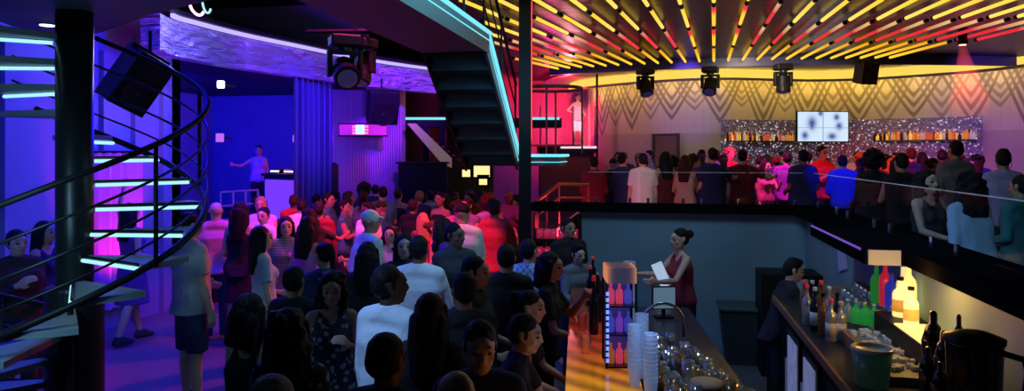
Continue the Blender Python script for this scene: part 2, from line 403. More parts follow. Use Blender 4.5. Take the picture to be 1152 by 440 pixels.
struct(MB().box(-13, 1.6, -3, 27.5, -.2, 0).box(1.6, 2, -3, 9.3, -.2, 0).build('floor', M_floor))
struct(MB().prism([(-.94, 9.34), (1.94, 9.34), (1.94, -2), (12, -2), (12, 22.4), (-3.9, 22.4), (-3.9, 14.25), (-1.36, 14.25), (-1.36, 9.43), (-.94, 9.43)], .0, .75).build('floor_upper', M_upfloor))
struct(MB().box(-13, 12, -3, 27.6, 6.4, 6.6).build('ceiling', M_ceil))
struct(MB().box(-13, 12, 27.5, 27.7, 0, 6.4).build('wall_back', mat('wall_dark', (.12, .1, .14), .8)))
struct(MB().box(11.9, 12.1, -3, 27.5, 0, 6.4).build('wall_right', MATS['wall_dark']))
struct(MB().box(-13, 12, -3.2, -3, 0, 6.4).build('wall_front', MATS['wall_dark']))
# parapet of the upper floor: front and right flank, with a black ledge
struct(MB().prism([(-.96, 9.15), (-.96, 9.33), (1.93, 9.33), (1.93, -2), (1.75, -2), (1.75, 9.15)], .0, 1.70).build('wall_parapet', M_barwall))
led = MB().prism([(-1.62, 9.02), (-1.62, 9.42), (2.06, 9.42), (2.06, -2), (1.60, -2), (1.60, 9.02)], 1.7, 1.80)
struct(led.build('trim_parapet_ledge', mat('ledge_black', (.005, .005, .007), .6, spec=0)))
struct(MB().box(-1.40, -1.365, 9.43, 14.2, .0, 1.40).build('wall_upper_side', M_black))
# glass balustrade over the ledge
k = NT('balustrade_glass')
out = k.t.nodes['Material Output']; tr = k.n('ShaderNodeBsdfTransparent'); tr.inputs[0].default_value = (.9, .94, .97, 1); gl = k.n('ShaderNodeBsdfGlossy'); gl.inputs['Roughness'].default_value = .05
lw = k.n('ShaderNodeLayerWeight'); lw.inputs[0].default_value = .3; fac = k.math('MULTIPLY', lw.outputs['Facing'], .1); mx = k.n('ShaderNodeMixShader'); k.l(fac, mx.inputs[0]); k.l(tr.outputs[0], mx.inputs[1]); k.l(gl.outputs[0], mx.inputs[2]); k.l(mx.outputs[0], out.inputs[0])
M_glasspane = k.m
for nm, lab, segs in (('glass_balustrade', 'low glass balustrade along the ledge behind the bartender', [(-.9, 9.22, 1.75, 9.22, 4)]),
                      ('glass_balustrade', 'glass balustrade with bright top edge along the ledge above the back bar', [(1.84, 9.1, 1.84, 1.2, 6)])):
    t = thing(nm, lab, 'balustrade', (segs[0][0], segs[0][1], 1.8))
    for x0, y0, x1, y1, n in segs:
        for i in range(n):
            a = Vector((x0+(x1-x0)*i/n, y0+(y1-y0)*i/n, 0)); b = Vector((x0+(x1-x0)*(i+1)/n, y0+(y1-y0)*(i+1)/n, 0)); dd = (b-a).normalized(); a += dd*.02; b -= dd*.02; w = Vector((-dd.y, dd.x, 0))*.006; o0 = Vector((x0, y0, 0))
            m = MB(); q = [a-w-o0, a+w-o0, b+w-o0, b-w-o0]
            m.prism([(v.x, v.y) for v in q], .03, .40).build('glass_pane', M_glasspane, t)
            m = MB(); m.prism([(v.x, v.y) for v in q], .40, .406).build('top_edge', mat('glass_edge', (.5, .6, .6), .3, em=(.5, .5, .45), es=.05), t)
            for e in (.15, .85):
                c = a.lerp(b, e)-o0; MB().lathe([(.018, 0), (.018, .07), (.012, .075)], (c.x, c.y, 0), 10).build('clamp', M_steel, t)

# ---- curved wall with petal pattern (upper right)
WP = [(664, 21.5), (672, 20.2), (700, 19.2), (750, 18.2), (800, 17.7), (850, 17.9), (900, 18.1), (950, 17.9), (1000, 17.4), (1075, 16.4), (1152, 15.2), (1260, 13.2), (1400, 11.5)]
wc = spline([XY(*p) for p in WP], 140)
def wall_frames(off, i0=0, i1=None):
    fr = []
    n = len(wc)
    for i in range(n):
        a = wc[max(i-1, 0)]; b = wc[min(i+1, n-1)]; d = Vector((b[0]-a[0], b[1]-a[1], 0)).normalized(); nn = Vector((d.y, -d.x, 0))   # towards the room
        fr.append((Vector((wc[i][0], wc[i][1], 0))+nn*off, nn))
    return fr[i0:i1]
arc = [0]
for i in range(1, len(wc)): arc.append(arc[-1]+float(np.linalg.norm(wc[i]-wc[i-1])))
def wall_at_px(px, off=0.0):
    """point of the curved wall seen at px"""
    best = None
    for (p, nn) in wall_frames(off):
        d = FWD.dot(p); x = CXP+RGT.dot(p)/d*FPX
        if best is None or abs(x-px) < best[0]: best = (abs(x-px), p, nn)
    return best[1], best[2]
k = NT('petal_wall'); uv = k.n('ShaderNodeUVMap'); sx = k.n('ShaderNodeSeparateXYZ'); k.l(uv.outputs[0], sx.inputs[0]); U, V = sx.outputs[0], sx.outputs[1]
# U in metres along the wall, V in metres below the wall top
def petals(period, shift, depth, vary_p):
    uu = k.math('ADD', U, shift); fr = k.math('FRACT', k.math('DIVIDE', uu, period)); f = k.math('ABSOLUTE', k.math('MULTIPLY_ADD', fr, 2, -1))
    dp = k.math('MULTIPLY_ADD', k.math('SINE', k.math('MULTIPLY', U, vary_p)), .22, depth)
    curve = k.math('SUBTRACT', 1, k.math('POWER', f, 1.15)); s = k.math('DIVIDE', V, dp); e = k.math('SUBTRACT', curve, s)      # >0 inside the petal
    inside = k.math('GREATER_THAN', e, 0); lim = k.math('LESS_THAN', e, .72)
    st = k.math('GREATER_THAN', k.math('SINE', k.math('MULTIPLY', e, 24)), .0)
    return k.math('MULTIPLY', k.math('MULTIPLY', inside, lim), st)
a = petals(1.2, .2, 1.15, 1.1); b = petals(1.2, .8, .85, .83)
pat = k.math('MAXIMUM', a, k.math('MULTIPLY', b, .75))
ver = k.math('MULTIPLY', k.math('GREATER_THAN', k.math('FRACT', k.math('MULTIPLY', U, 5)), .93), .25)
c0 = k.mix(ver, (.62, .56, .45), (.3, .27, .22)); c1 = k.mix(k.math('MULTIPLY', pat, .8), c0, (.17, .145, .10))
k.l(c1, k.b.inputs['Base Color']); k.b.inputs['Roughness'].default_value = .7
M_petal = k.m
WTOP = 4.22
def strip_mesh(frames, z0, z1, uoff=0, idx0=0):
    vs = []; fs = []; uvs = []
    for i, (p, n) in enumerate(frames): vs += [(p.x, p.y, z0), (p.x, p.y, z1)]
    for i in range(len(frames)-1): fs.append((2*i, 2*i+2, 2*i+3, 2*i+1))
    return vs, fs
def curved_panel(name, frames, z0, z1, m, uvtop=None, idx0=0, parent=None):
    vs, fs = strip_mesh(frames, z0, z1); me = bpy.data.meshes.new(name); me.from_pydata(vs, [], fs); me.update()
    ul = me.uv_layers.new(name='UVMap')
    for lp in me.loops:
        i, t = divmod(lp.vertex_index, 2); ul.data[lp.index].uv = (arc[min(idx0+i, len(arc)-1)], (uvtop or z1)-(z1 if t else z0))
    o = bpy.data.objects.new(name, me); C.objects.link(o); me.materials.append(m)
    for p in me.polygons: p.use_smooth = True
    if parent: o.parent = parent
    return o
FW = wall_frames(0)
i800 = min(range(len(FW)), key=lambda i: abs(FW[i][0].x-wall_at_px(810)[0].x))
i1110 = min(range(len(FW)), key=lambda i: abs(FW[i][0].x-wall_at_px(1112)[0].x)+abs(FW[i][0].y-wall_at_px(1112)[0].y))
struct(curved_panel('wall_curved_pattern', FW, 2.95, 4.55, M_petal, WTOP))
struct(curved_panel('wall_curved_plain', FW, .75, 2.95, mat('plain_tan', (.5, .45, .36), .75, vary=.06)))
# back of the curved wall, so it has thickness
struct(curved_panel('wall_curved_rear', [(p-n*.2, n) for p, n in FW], .75, 4.6, MATS['wall_dark']))
p0, n0 = FW[0]; struct(MB().hull([p0+Vector((0, 0, .75)), p0-n0*.2+Vector((0, 0, .75)), p0+Vector((0, 0, 4.55)), p0-n0*.2+Vector((0, 0, 4.55)), p0+Vector((-.06, 0, .75)), p0+Vector((-.06, 0, 4.55))]).build('trim_wall_end', MATS['plain_tan']))
# glittering mosaic behind the far bar
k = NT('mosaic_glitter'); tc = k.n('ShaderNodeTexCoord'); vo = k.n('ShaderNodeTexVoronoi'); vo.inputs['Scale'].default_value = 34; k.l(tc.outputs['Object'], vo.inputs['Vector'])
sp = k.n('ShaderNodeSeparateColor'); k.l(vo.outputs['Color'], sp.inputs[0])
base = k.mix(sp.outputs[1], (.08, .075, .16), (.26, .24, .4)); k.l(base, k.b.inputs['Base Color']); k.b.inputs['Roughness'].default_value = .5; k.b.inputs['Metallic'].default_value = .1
spk = k.math('POWER', sp.outputs[0], 14); k.l(k.mix(sp.outputs[2], (.55, .5, 1), (1, .75, .6)), k.b.inputs['Emission Color']); k.l(k.math('MULTIPLY', spk, 1.0), k.b.inputs['Emission Strength'])  # emission on random cells paints the glints
M_mosaic = k.m
F2 = wall_frames(.05); struct(curved_panel('wall_mosaic', F2[i800:i1110], 1.6, 3.28, M_mosaic))
# ceiling over the upper level and its cove
CC = RGT*7.35+FWD*25.9; CC = Vector((CC.x, CC.y, 0)); A0 = math.atan2(-CC.y, -CC.x)
def RC(r, ang): return Vector((CC.x+r*math.cos(A0+math.radians(ang)), CC.y+r*math.sin(A0+math.radians(ang)), 0))
# ceiling slab whose near outline is the ring edge
poly = [RC(12.45, a) for a in range(-20, 31, 2)]; outer = [RC(26.2, a) for a in range(30, -21, -2)]
CEILZ = 4.3
vs = [(p.x, p.y) for p in poly+outer]
def quadstrip(A, B, z): 
    m = MB(); n = len(A)
    return m.add([(p.x, p.y, z) for p in A]+[(p.x, p.y, z) for p in B], [(i, i+1, n+i+1, n+i) for i in range(n-1)])
angs = [x*1.0 for x in range(-64, 28)]
m = MB(); m.sweep([(RC(12.45, a), (RC(13.45, a)-RC(12.45, a))) for a in angs], [(0, CEILZ), (0, CEILZ+.3), (13.2, CEILZ+.3), (13.2, CEILZ)])
def cut_left(o, xlim):
    bm = bmesh.new(); bm.from_mesh(o.data); r = bmesh.ops.bisect_plane(bm, geom=bm.verts[:]+bm.edges[:]+bm.faces[:], plane_co=(xlim, 0, 0), plane_no=(-1, 0, 0), clear_outer=True)
    bmesh.ops.holes_fill(bm, edges=bm.edges, sides=0); bm.to_mesh(o.data); bm.free(); return o
struct(cut_left(m.build('ceiling_tube_canopy', M_cloud), -2.3))
m = MB(); m.sweep([(RC(12.3, a), (RC(13.3, a)-RC(12.3, a))) for a in angs], [(0, CEILZ-.17), (0, CEILZ+.3), (.1, CEILZ+.3), (.1, CEILZ-.17)])
struct(cut_left(m.build('trim_canopy_edge', mat('canopy_edge_blue', (.06, .06, .16), .4)), -2.3))
struct(MB().prism([(-3.9, 9), (12, -2.9), (12, 27), (-3.9, 27)], 4.75, 4.9).build('ceiling_upper', mat('ceiling_brown', (.05, .035, .022), .6)))
# lit cove following the curved wall
cove = thing('cove_light', 'long glowing yellow cove strip along the top of the curved patterned wall', 'cove light', (FW[60][0].x, FW[60][0].y, 4.3)); 
M_cove = glow('cove_yellow', (1, .7, .1), 1.0)
o0 = cove.location.copy()
m = MB(); m.sweep([(p+n*.62-Vector((o0.x, o0.y, o0.z)), n) for p, n in FW[2:]], [(0, 4.26), (0, 4.46), (.06, 4.46), (.06, 4.26)]); m.build('glowing_strip', M_cove, cove)
m = MB(); m.sweep([(p+n*.62-Vector((o0.x, o0.y, o0.z)), n) for p, n in FW[2:]], [(-.05, 4.2), (-.05, 4.25), (.1, 4.25), (.1, 4.2)]); m.build('cove_lip', mat('cove_lip', (.3, .25, .2), .6), cove)
struct(MB().sweep([(p, n) for p, n in FW], [(0, 4.5), (0, 4.52), (1.4, 4.52), (1.4, 4.5)]).build('ceiling_soffit', mat('soffit', (.35, .3, .22), .7)))

# ---- left: wall, stage, curved fascia
struct(MB().box(-7.7, -7.5, -3, 10.1, 0, 6.4).build('wall_left', M_blueback))
for i, y in enumerate([4.2, 5.1, 6.0, 6.9, 7.8, 8.4, 9.0, 9.6]):
    struct(MB().box(-7.5, -7.42, y, y+.07, 0, 3.85).build('trim_wall_rib_%d' % (i+1), M_blueback))
struct(MB().box(-12.2, -12, 10.1, 17.6, 0, 6.4).build('wall_stage_left', M_blueback))
struct(MB().box(-12.2, -7.5, 17.5, 17.7, 0, 6.4).build('wall_stage_back', M_blueback))
struct(MB().box(-12.2, -7.5, 9.9, 10.1, 0, 6.4).build('wall_stage_near', M_blueback))
struct(MB().prism([(-12, 10.1), (-7.1, 10.1), (-6.9, 12), (-7.5, 14.8), (-7.5, 17.5), (-12, 17.5)], 0, .95).build('floor_stage', M_black))
struct(MB().prism([(-12, 10.1), (-7.3, 10.1), (-7.0, 12), (-7.2, 15.6), (-7.5, 17.5), (-12, 17.5)], 4.0, 4.1).build('ceiling_stage', M_black))
# fluted panel wall under the sign
x0, y0 = XY(372, 16.3); x1, y1 = XY(452, 16.6)
m = MB(); n = 30; pts = []
for i in range(n*2+1):
    t = i/(n*2); pts.append((x0+(x1-x0)*t, y0+(y1-y0)*t-(.05 if i % 2 else 0)))
m.prism(pts+[(x1, y1+.25), (x0, y0+.25)], 0, 3.9); struct(m.build('wall_fluted', mat('fluted_lilac', (.42, .36, .5), .7)))
# fascia band
FP = [(180, 9.7), (195, 10.2), (215, 10.6), (270, 11.7), (330, 12.9), (400, 14.6), (470, 16.2), (520, 17.2), (560, 18.2)]
fc = spline([XY(*p) for p in FP], 70)
ff = []
for i in range(len(fc)):
    a = fc[max(i-1, 0)]; b = fc[min(i+1, len(fc)-1)]; d = Vector((b[0]-a[0], b[1]-a[1], 0)).normalized(); ff.append((Vector((fc[i][0], fc[i][1], 0)), Vector((d.y, -d.x, 0))))
k = NT('fascia_ripple'); tc = k.n('ShaderNodeTexCoord'); mp = k.n('ShaderNodeMapping'); mp.inputs['Scale'].default_value = (1, 1, 5); k.l(tc.outputs['Object'], mp.inputs[0])
w = k.n('ShaderNodeTexNoise'); w.inputs['Scale'].default_value = 1.6; w.inputs['Detail'].default_value = 4; w.inputs['Distortion'].default_value = 1.2; k.l(mp.outputs[0], w.inputs['Vector'])
bp = k.n('ShaderNodeBump'); bp.inputs['Strength'].default_value = 1; bp.inputs['Distance'].default_value = .35; k.l(w.outputs['Fac'], bp.inputs['Height']); k.l(bp.outputs[0], k.b.inputs['Normal'])
k.b.inputs['Base Color'].default_value = (.5, .42, .6, 1); k.b.inputs['Roughness'].default_value = .28; k.b.inputs['Metallic'].default_value = .35
M_fascia = k.m
m = MB(); m.sweep([(p, n) for p, n in ff], [(0, 3.85), (0, 4.36), (-.25, 4.36), (-.25, 3.85)])
struct(m.build('wall_stage_fascia', M_fascia, smooth=False))
struct(MB().sweep([(p, n) for p, n in ff], [(.1, 4.44), (.1, 4.5), (-4.5, 4.5), (-4.5, 4.44)]).build('ceiling_stage_ledge', M_black))
t = thing('neon_strip', 'violet-white neon strip along the top edge of the rippled curved fascia', 'neon light', (ff[30][0].x, ff[30][0].y, 4.4)); o0 = t.location.copy()
m = MB(); m.sweep([(p-o0, n) for p, n in ff[6:]], [(.02, 4.365), (.02, 4.425), (.07, 4.425), (.07, 4.365)]); m.build('glowing_tube', glow('neon_violet', (.4, .33, 1), 1.5), t)
# ---- mezzanine slab and walkway over the dance floor
poly = [XY(-60, 5.3), XY(0, 5.8), XY(30, 6.25), XY(65, 6.6), XY(90, 6.6), XY(115, 6.3), XY(170, 5.5), XY(235, 5.0), (-2.48, 3.9), (-2.48, 7.29), (-1.77, 7.29), (-1.77, .5), (-4.6, .5), (-6.6, 3.4)]
struct(MB().prism(poly, 3.52, 3.72).build('floor_mezzanine', mat('mezz_grey', (.06, .075, .09), .5)))
# far side of the dance floor
x0, y0 = XY(452, 17.0); x1, y1 = XY(640, 20.0)
# ------------------------------------------------------------------ neon materials
M_cyan = glow('led_cyan', (.2, .8, .95), 1.05)
M_cyanhot = glow('led_cyan_bright', (.42, .92, .95), 1.05)
M_pinkled = glow('led_pink', (1, .45, .6), 2.5)
M_redled = glow('led_red', (1, .05, .04), 1.6)
# ------------------------------------------------------------------ spiral staircase
sx, sy = XY(84, 5.4); SR = .89
sp_ = thing('spiral_staircase', 'black spiral staircase with glowing white-blue tread edges winding round a thick post', 'staircase', (sx, sy, 0), YAW)
MB().lathe([(.128, 0), (.128, 3.52)], n=28).build('center_column', mat('column_black', (.012, .014, .018), .35), sp_, True)
MB().lathe([(.2, 0), (.2, 1.42), (.19, 1.44), (.135, 1.45)], n=28).build('column_drum', MATS['column_black'], sp_, False)
M_tread = mat('tread_grey', (.22, .27, .31), .5)
def pol(r, a, z): return Vector((r*math.cos(math.radians(a)), r*math.sin(math.radians(a)), z))
def tz(a): return 1.86+(a+5)/27*.185        # nosing height at angle a
k0 = -11; TA = []
for k in range(-10, 9):
    a0 = -5+27*k; z = 1.86+.185*k
    if z < .1: continue
    TA.append((a0, z)); ang = [a0+29*i/6 for i in range(7)]
    m = MB(); pin = [pol(.12, a, 0) for a in (a0, a0+14, a0+29)]; pout = [pol(SR, a, 0) for a in ang]
    m.prism([(v.x, v.y) for v in pin]+[(v.x, v.y) for v in pout[::-1]], z-.045, z)
    tr_ = m.build('tread', M_tread, sp_)
    zl = z-.03 if a0 < 100 else z-.065; a = pol(.14, a0, zl); b = pol(SR-.03, a0, zl); tdir = (b-a).normalized(); nrm = Vector((tdir.y, -tdir.x, 0))
    m = MB(); m.tube([a+nrm*.014, b+nrm*.014], .014, 8); m.build('led_edge', M_cyanhot, tr_)
    m = MB(); m.tube([a+nrm*.006+Vector((0, 0, .028)), b+nrm*.006+Vector((0, 0, .028))], .012, 6); m.build('nosing', M_metal, tr_)
def helix(r, dz, a0, a1, n=90): return [pol(r, a0+(a1-a0)*i/n, tz(a0+(a1-a0)*i/n)+dz) for i in range(n+1)]
HA0, HA1 = -250, 150
MB().tube(helix(SR+.04, .80, HA0, HA1), .021, 10).build('handrail', M_black, sp_, True)
for dz in (.56, .33): MB().tube(helix(SR+.04, dz, HA0, HA1), .0105, 7).build('rail', M_metal, sp_, True)
MB().tube(helix(SR+.02, -.03, HA0, HA1-10), .026, 8).build('stringer', M_black, sp_, True)
MB().tube(helix(SR+.04, .13, HA0, HA1), .009, 7).build('rail', M_metal, sp_, True)
for a in (-232, -205, -178, -151, -124, -27, 45, 118):
    MB().tube([pol(SR+.04, a, tz(a)-.06), pol(SR+.04, a, tz(a)+.8)], .016, 8).build('baluster', M_black, sp_, True)
MB().tube([pol(.42, -62, 0), pol(.42, -62, tz(-62)-.05)], .02, 8).build('prop_post', M_black, sp_)
fx = P(53, 28, 5.6)
t = thing('recessed_lamp', 'small pale-blue recessed lamp under the landing above the spiral stair', 'lamp', (XY(53, 5.9)[0], XY(53, 5.9)[1], 3.52))
MB().lathe([(.07, -.012), (.07, 0)], n=16).build('trim_ring', M_steel, t); MB().lathe([(.055, -.016), (.055, -.012)], n=16).build('lens', glow('lamp_blue_white', (.5, .9, 1), 4), t)
# ------------------------------------------------------------------ straight stair from the walkway down to the landing
y0, y1 = 7.29, 9.02; zt, zb = 3.72, 2.43; NS = 7
st = thing('straight_staircase', 'black straight stair flight with a cyan lit stringer descending from the walkway', 'staircase', (-2.12, 7.29, 2.4))
O = Vector((-2.12, 7.29, 2.4))
def sloped(xa, xb, up, dn):
    m = MB(); pts = [(y0, zt+up), (y1, zb+up), (y1, zb-dn), (y0, zt-dn)]
    vs = [Vector((x, y, z))-O for x in (xa, xb) for y, z in pts]
    return m.add(vs, [(0, 1, 2, 3), (7, 6, 5, 4), (0, 4, 5, 1), (1, 5, 6, 2), (2, 6, 7, 3), (3, 7, 4, 0)])
M_fas = mat('stringer_teal_grey', (.05, .066, .074), .45)
sloped(-1.80, -1.77, .0, .2).build('stringer', M_fas, st); sloped(-2.48, -2.45, .0, .22).build('stringer', M_black, st)
for i in range(NS):
    ya = y0+(y1-y0)*i/NS; yb = y0+(y1-y0)*(i+1)/NS; z = zt-(zt-zb)*(i+1)/NS
    MB().box(-2.45-O.x, -1.80-O.x, ya-.02-O.y, yb+.015-O.y, z-.04-O.z, z-O.z).build('tread', M_black, st)
    MB().box(-2.45-O.x, -1.80-O.x, ya-.03-O.y, ya-.015-O.y, z-O.z, z+(zt-zb)/NS-.04-O.z).build('riser', mat('riser_dim', (.05, .07, .09), .5), st)
MB().tube([Vector((-1.745, y0, zt-.012))-O, Vector((-1.745, y1, zb-.012))-O], .02, 8).build('led_strip', M_cyan, st)
MB().tube([Vector((-1.765, y0+.05, zt-.09))-O, Vector((-1.765, y1, zb-.085))-O], .006, 6).build('led_line', M_cyan, st)
for (dx, dz, r) in ((-1.80, .9, .02), (-1.80, .6, .01), (-1.80, .3, .01)):
    MB().tube([Vector((dx, 5.4, zt+dz))-O, Vector((dx, y0, zt+dz))-O, Vector((dx, y1, zb+dz))-O], r, 8).build('handrail', M_black, st, True)
for yy in (5.6, 6.5, 7.29, 8.15, 8.98):
    zz = zt if yy <= 7.3 else zt-(yy-y0)/(y1-y0)*(zt-zb)
    MB().tube([Vector((-1.80, yy, zz-.1))-O, Vector((-1.80, yy, zz+.9))-O], .014, 8).build('baluster', M_black, st)
# lit flank of the walkway
wk = thing('walkway_fascia', 'teal-lit metal fascia with cyan tube along the overhead walkway edge', 'fascia', (-1.76, 4, 3.6))
MB().box(0, .02, -3.5, 3.29, -.1, .14).build('fascia_plate', M_fas, wk)
MB().tube([(.035, -3.5, .108), (.035, 3.29, .108)], .02, 8).build('led_strip', M_cyan, wk)
MB().tube([(.026, -3.5, .03), (.026, 3.29, .03)], .006, 6).build('led_line', M_cyan, wk)
# landing at eye level, round-nosed with a ring rail
ld = thing('stair_landing', 'landing with cyan lit edge and curved rail at the foot of the straight stair', 'landing', (-1.9, 9.02, 2.3))
O2 = Vector((-1.9, 9.02, 2.3))
LX1 = -1.24
MB().box(-2.48-O2.x, LX1-O2.x, .0, .75, -.02, .13).build('deck', M_fas, ld)
MB().tube([(-1.75-O2.x, -.025, .115), (LX1+.025-O2.x, -.025, .115), (LX1+.025-O2.x, .75, .115)], .02, 8).build('led_strip', M_cyan, ld)
MB().tube([(-1.75-O2.x, -.012, .03), (LX1+.01-O2.x, -.012, .03), (LX1+.01-O2.x, .75, .03)], .006, 6).build('led_line', M_cyan, ld)
cx_, cy_, rr = -1.42-O2.x, .55, .3
arcp = [(-1.72-O2.x, .1), (-1.42-O2.x, .1)]
arcp = [(cx_-.2, cy_-.42)]+[(cx_+.42*math.cos(math.radians(a)), cy_+.42*math.sin(math.radians(a))) for a in range(-90, 181, 15)]
M_redpaint = mat('rail_red_brown', (.12, .03, .03), .35)
MB().tube([(x, y, 1.02) for x, y in arcp], .022, 8).build('ring_rail', M_redpaint, ld, True)
for hh in (.5,): MB().tube([(x, y, hh-.25) for x, y in arcp], .01, 8).build('ring_rail', M_redpaint, ld, True)
for a in (-90, 0, 90):
    MB().tube([(cx_+.42*math.cos(math.radians(a)), cy_+.42*math.sin(math.radians(a)), .13), (cx_+.42*math.cos(math.radians(a)), cy_+.42*math.sin(math.radians(a)), 1.02)], .013, 8).build('baluster', M_redpaint, ld)
# square column
cxx, cyy = XY(590.5, 8.75)
col = thing('square_column', 'tall dark square column with a thin red lit edge beside the straight stair', 'column', (cxx, cyy, 0), YAW)
MB().box(-.075, .075, -.075, .075, 0, 6.4).build('shaft', M_black, col)
MB().box(.076, .088, -.078, -.06, 2.6, 6.2).build('led_edge', M_redled, col)
# ------------------------------------------------------------------ tube lights on the canopy
def tube_mat(name, stops, s):
    k = NT(name); tc = k.n('ShaderNodeTexCoord'); sp = k.n('ShaderNodeSeparateXYZ'); k.l(tc.outputs['Object'], sp.inputs[0])
    r = k.n('ShaderNodeValToRGB'); r.color_ramp.elements[0].position = stops[0][0]; r.color_ramp.elements[0].color = (*stops[0][1], 1); r.color_ramp.elements[1].position = stops[-1][0]; r.color_ramp.elements[1].color = (*stops[-1][1], 1)
    for p, c in stops[1:-1]: e = r.color_ramp.elements.new(p); e.color = (*c, 1)
    k.l(k.math('ADD', k.math('DIVIDE', sp.outputs[0], 1.8), .5), r.inputs['Fac']); k.l(r.outputs['Color'], k.b.inputs['Emission Color']); k.b.inputs['Emission Strength'].default_value = s; k.b.inputs['Base Color'].default_value = (.02, .02, .02, 1)
    return k.m
Ye = (1, .58, .03); Re = (1, .03, .05); Wh = (1, .62, .25); Pk = (.8, .25, .16); Go = (.75, .33, .01); Pa = (1, .72, .12)
T_y = tube_mat('tube_yellow', [(.1, Ye), (.9, Go)], 1.25)
T_y3 = tube_mat('tube_pale_yellow', [(.1, Pa), (.9, Ye)], 1.2)
T_r = tube_mat('tube_red', [(.2, Re), (.6, Re), (.9, Pk)], .95)
T_rw = tube_mat('tube_red_white', [(.25, Re), (.55, Re), (.62, Pk), (.9, Wh)], .8)
T_yr = tube_mat('tube_yellow_red', [(.3, Ye), (.55, Ye), (.75, Re), (.9, Re)], 1.2)
RINGS = [(12.65, 14.55, -15.2, 14.6, 27), (14.75, 16.45, -18.5, 16.5, 31), (16.65, 18.05, -19, 19, 33), (18.25, 19.45, -20, 21, 35), (19.65, 20.7, -20, 20, 34)]
tube_meshes = {}
STEP = 1.2
def ceil_px(p):
    d = FWD.dot(p); return CXP+RGT.dot(p)/d*FPX, HORIZON-(p.z-CAMZ)/d*FPX, d
ntub = 0
for ri, (r0, r1, a0, a1, n) in enumerate(RINGS):
    L = r1-r0; key = ri
    mb = MB(); mb.tube([(-L/2+.03, 0, 0), (L/2-.03, 0, 0)], .024, 8); me_t = mb.mesh('glow_tube', True); me_t.transform(Matrix.Identity(4))
    mc = [MB().tube([(e*L/2-.03, 0, 0), (e*L/2+.03, 0, 0)], .028, 8).mesh('end_cap') for e in (1, -1)]
    for q in mc: q.materials.append(M_black)
    me_t.materials.append(None)
    i0 = math.ceil(a0/STEP); i1 = math.floor(a1/STEP); names = []
    for i in range(i0, i1+1):
        a = i*STEP; mid = RC((r0+r1)/2, a); mid.z = CEILZ-.075
        px, py, d = ceil_px(mid)
        if d < 1.5 or py < -40 or px < 535 or px > 1190 or mid.x < -2.6: continue
        rel = (i-i0)/(i1-i0)
        if ri == 0: mt = T_y
        elif ri == 1: mt = T_rw if px > 850 or px < 690 else (T_r if px < 772 else T_yr)
        elif ri == 2: mt = T_y3 if not 790 < px < 900 else (T_yr if px < 850 else T_rw)
        else: mt = T_y3 if not 815 < px < 850 else T_yr
        nm = {T_y: 'yellow', T_y3: 'pale yellow', T_r: 'red', T_rw: 'red fading to white', T_yr: 'yellow turning red'}[mt]
        names.append((px, mid, a, mt, nm))
    cnt = {}; tot = {}
    for x in names: tot[x[4]] = tot.get(x[4], 0)+1
    ORDS = lambda k: ('%d%s' % (k, 'th' if 10 <= k % 100 <= 20 else {1: 'st', 2: 'nd', 3: 'rd'}.get(k % 10, 'th')))
    rown = ['lowest ring', 'second ring', 'third ring', 'fourth ring', 'fifth ring'][ri]
    for (px, mid, a, mt, nm) in sorted(names, key=lambda x: x[0]):
        cnt[nm] = cnt.get(nm, 0)+1
        t = bpy.data.objects.new('canopy_tube_light', me_t); C.objects.link(t); t.location = mid; t.rotation_euler = (0, 0, A0+math.radians(a))  # tube floats just under the canopy, no pendant stem
        t.material_slots[0].link = 'OBJECT'; t.material_slots[0].material = mt
        tag(t, '%s ceiling tube, %s of its colour from the left, %s' % (nm, ORDS(cnt[nm]), rown), 'tube light', 'radial tube lights on the ceiling')
        for q in mc:
            e = bpy.data.objects.new('end_cap', q); C.objects.link(e); e.parent = t
        ntub += 1
print('tubes', ntub)
# ------------------------------------------------------------------ moving heads, hung from the canopy edge
def moving_head(loc, rz, tilt, label, sc=1.0, m=None, group='moving-head lights along the canopy edge'):
    t = thing('hanging_moving_light', label, 'stage light', loc, rz, group); t.scale = (sc, sc, sc); m = m or M_black
    MB().box(-.15, .15, -.13, .13, -.12, 0, bev=.02).build('base', m, t)
    MB().lathe([(.07, -.16), (.07, -.12)], n=14).build('swivel', M_metal, t)
    for s in (1, -1): MB().box(s*.15-.025, s*.15+.025, -.05, .05, -.42, -.15, bev=.012).build('yoke_arm', m, t)
    MB().box(-.17, .17, -.05, .05, -.19, -.155).build('yoke_bridge', m, t)
    R = Matrix.Translation((0, 0, -.36)) @ Matrix.Rotation(math.radians(tilt), 4, 'X')
    hd = MB(); hd.lathe([(.07, -.17), (.115, -.12), (.12, .05), (.13, .1), (.13, .17), (.115, .18)], n=16, M=R); hd.build('lamp_head', m, t)
    MB().lathe([(.1, .18), (.06, .2), (.01, .205)], n=16, M=R).build('lens', mat('lens_dim', (.01, .01, .02), .35, em=(.3, .2, .9), es=.06), t)
    return t
for px, py, d, rel, tl, lab in ((726, 77, 13.9, 15, 150, 'black moving-head light hanging at the canopy edge above the tan doorway'), (799, 75, 13.6, -25, 140, 'black moving-head light hanging at the canopy edge above the amber bottle shelf'), (881, 72, 13.4, 5, 175, 'black boxy moving-head light hanging at the canopy edge just left of the screen')):
    moving_head(P(px, py, d), YAW+math.radians(rel), tl, lab)
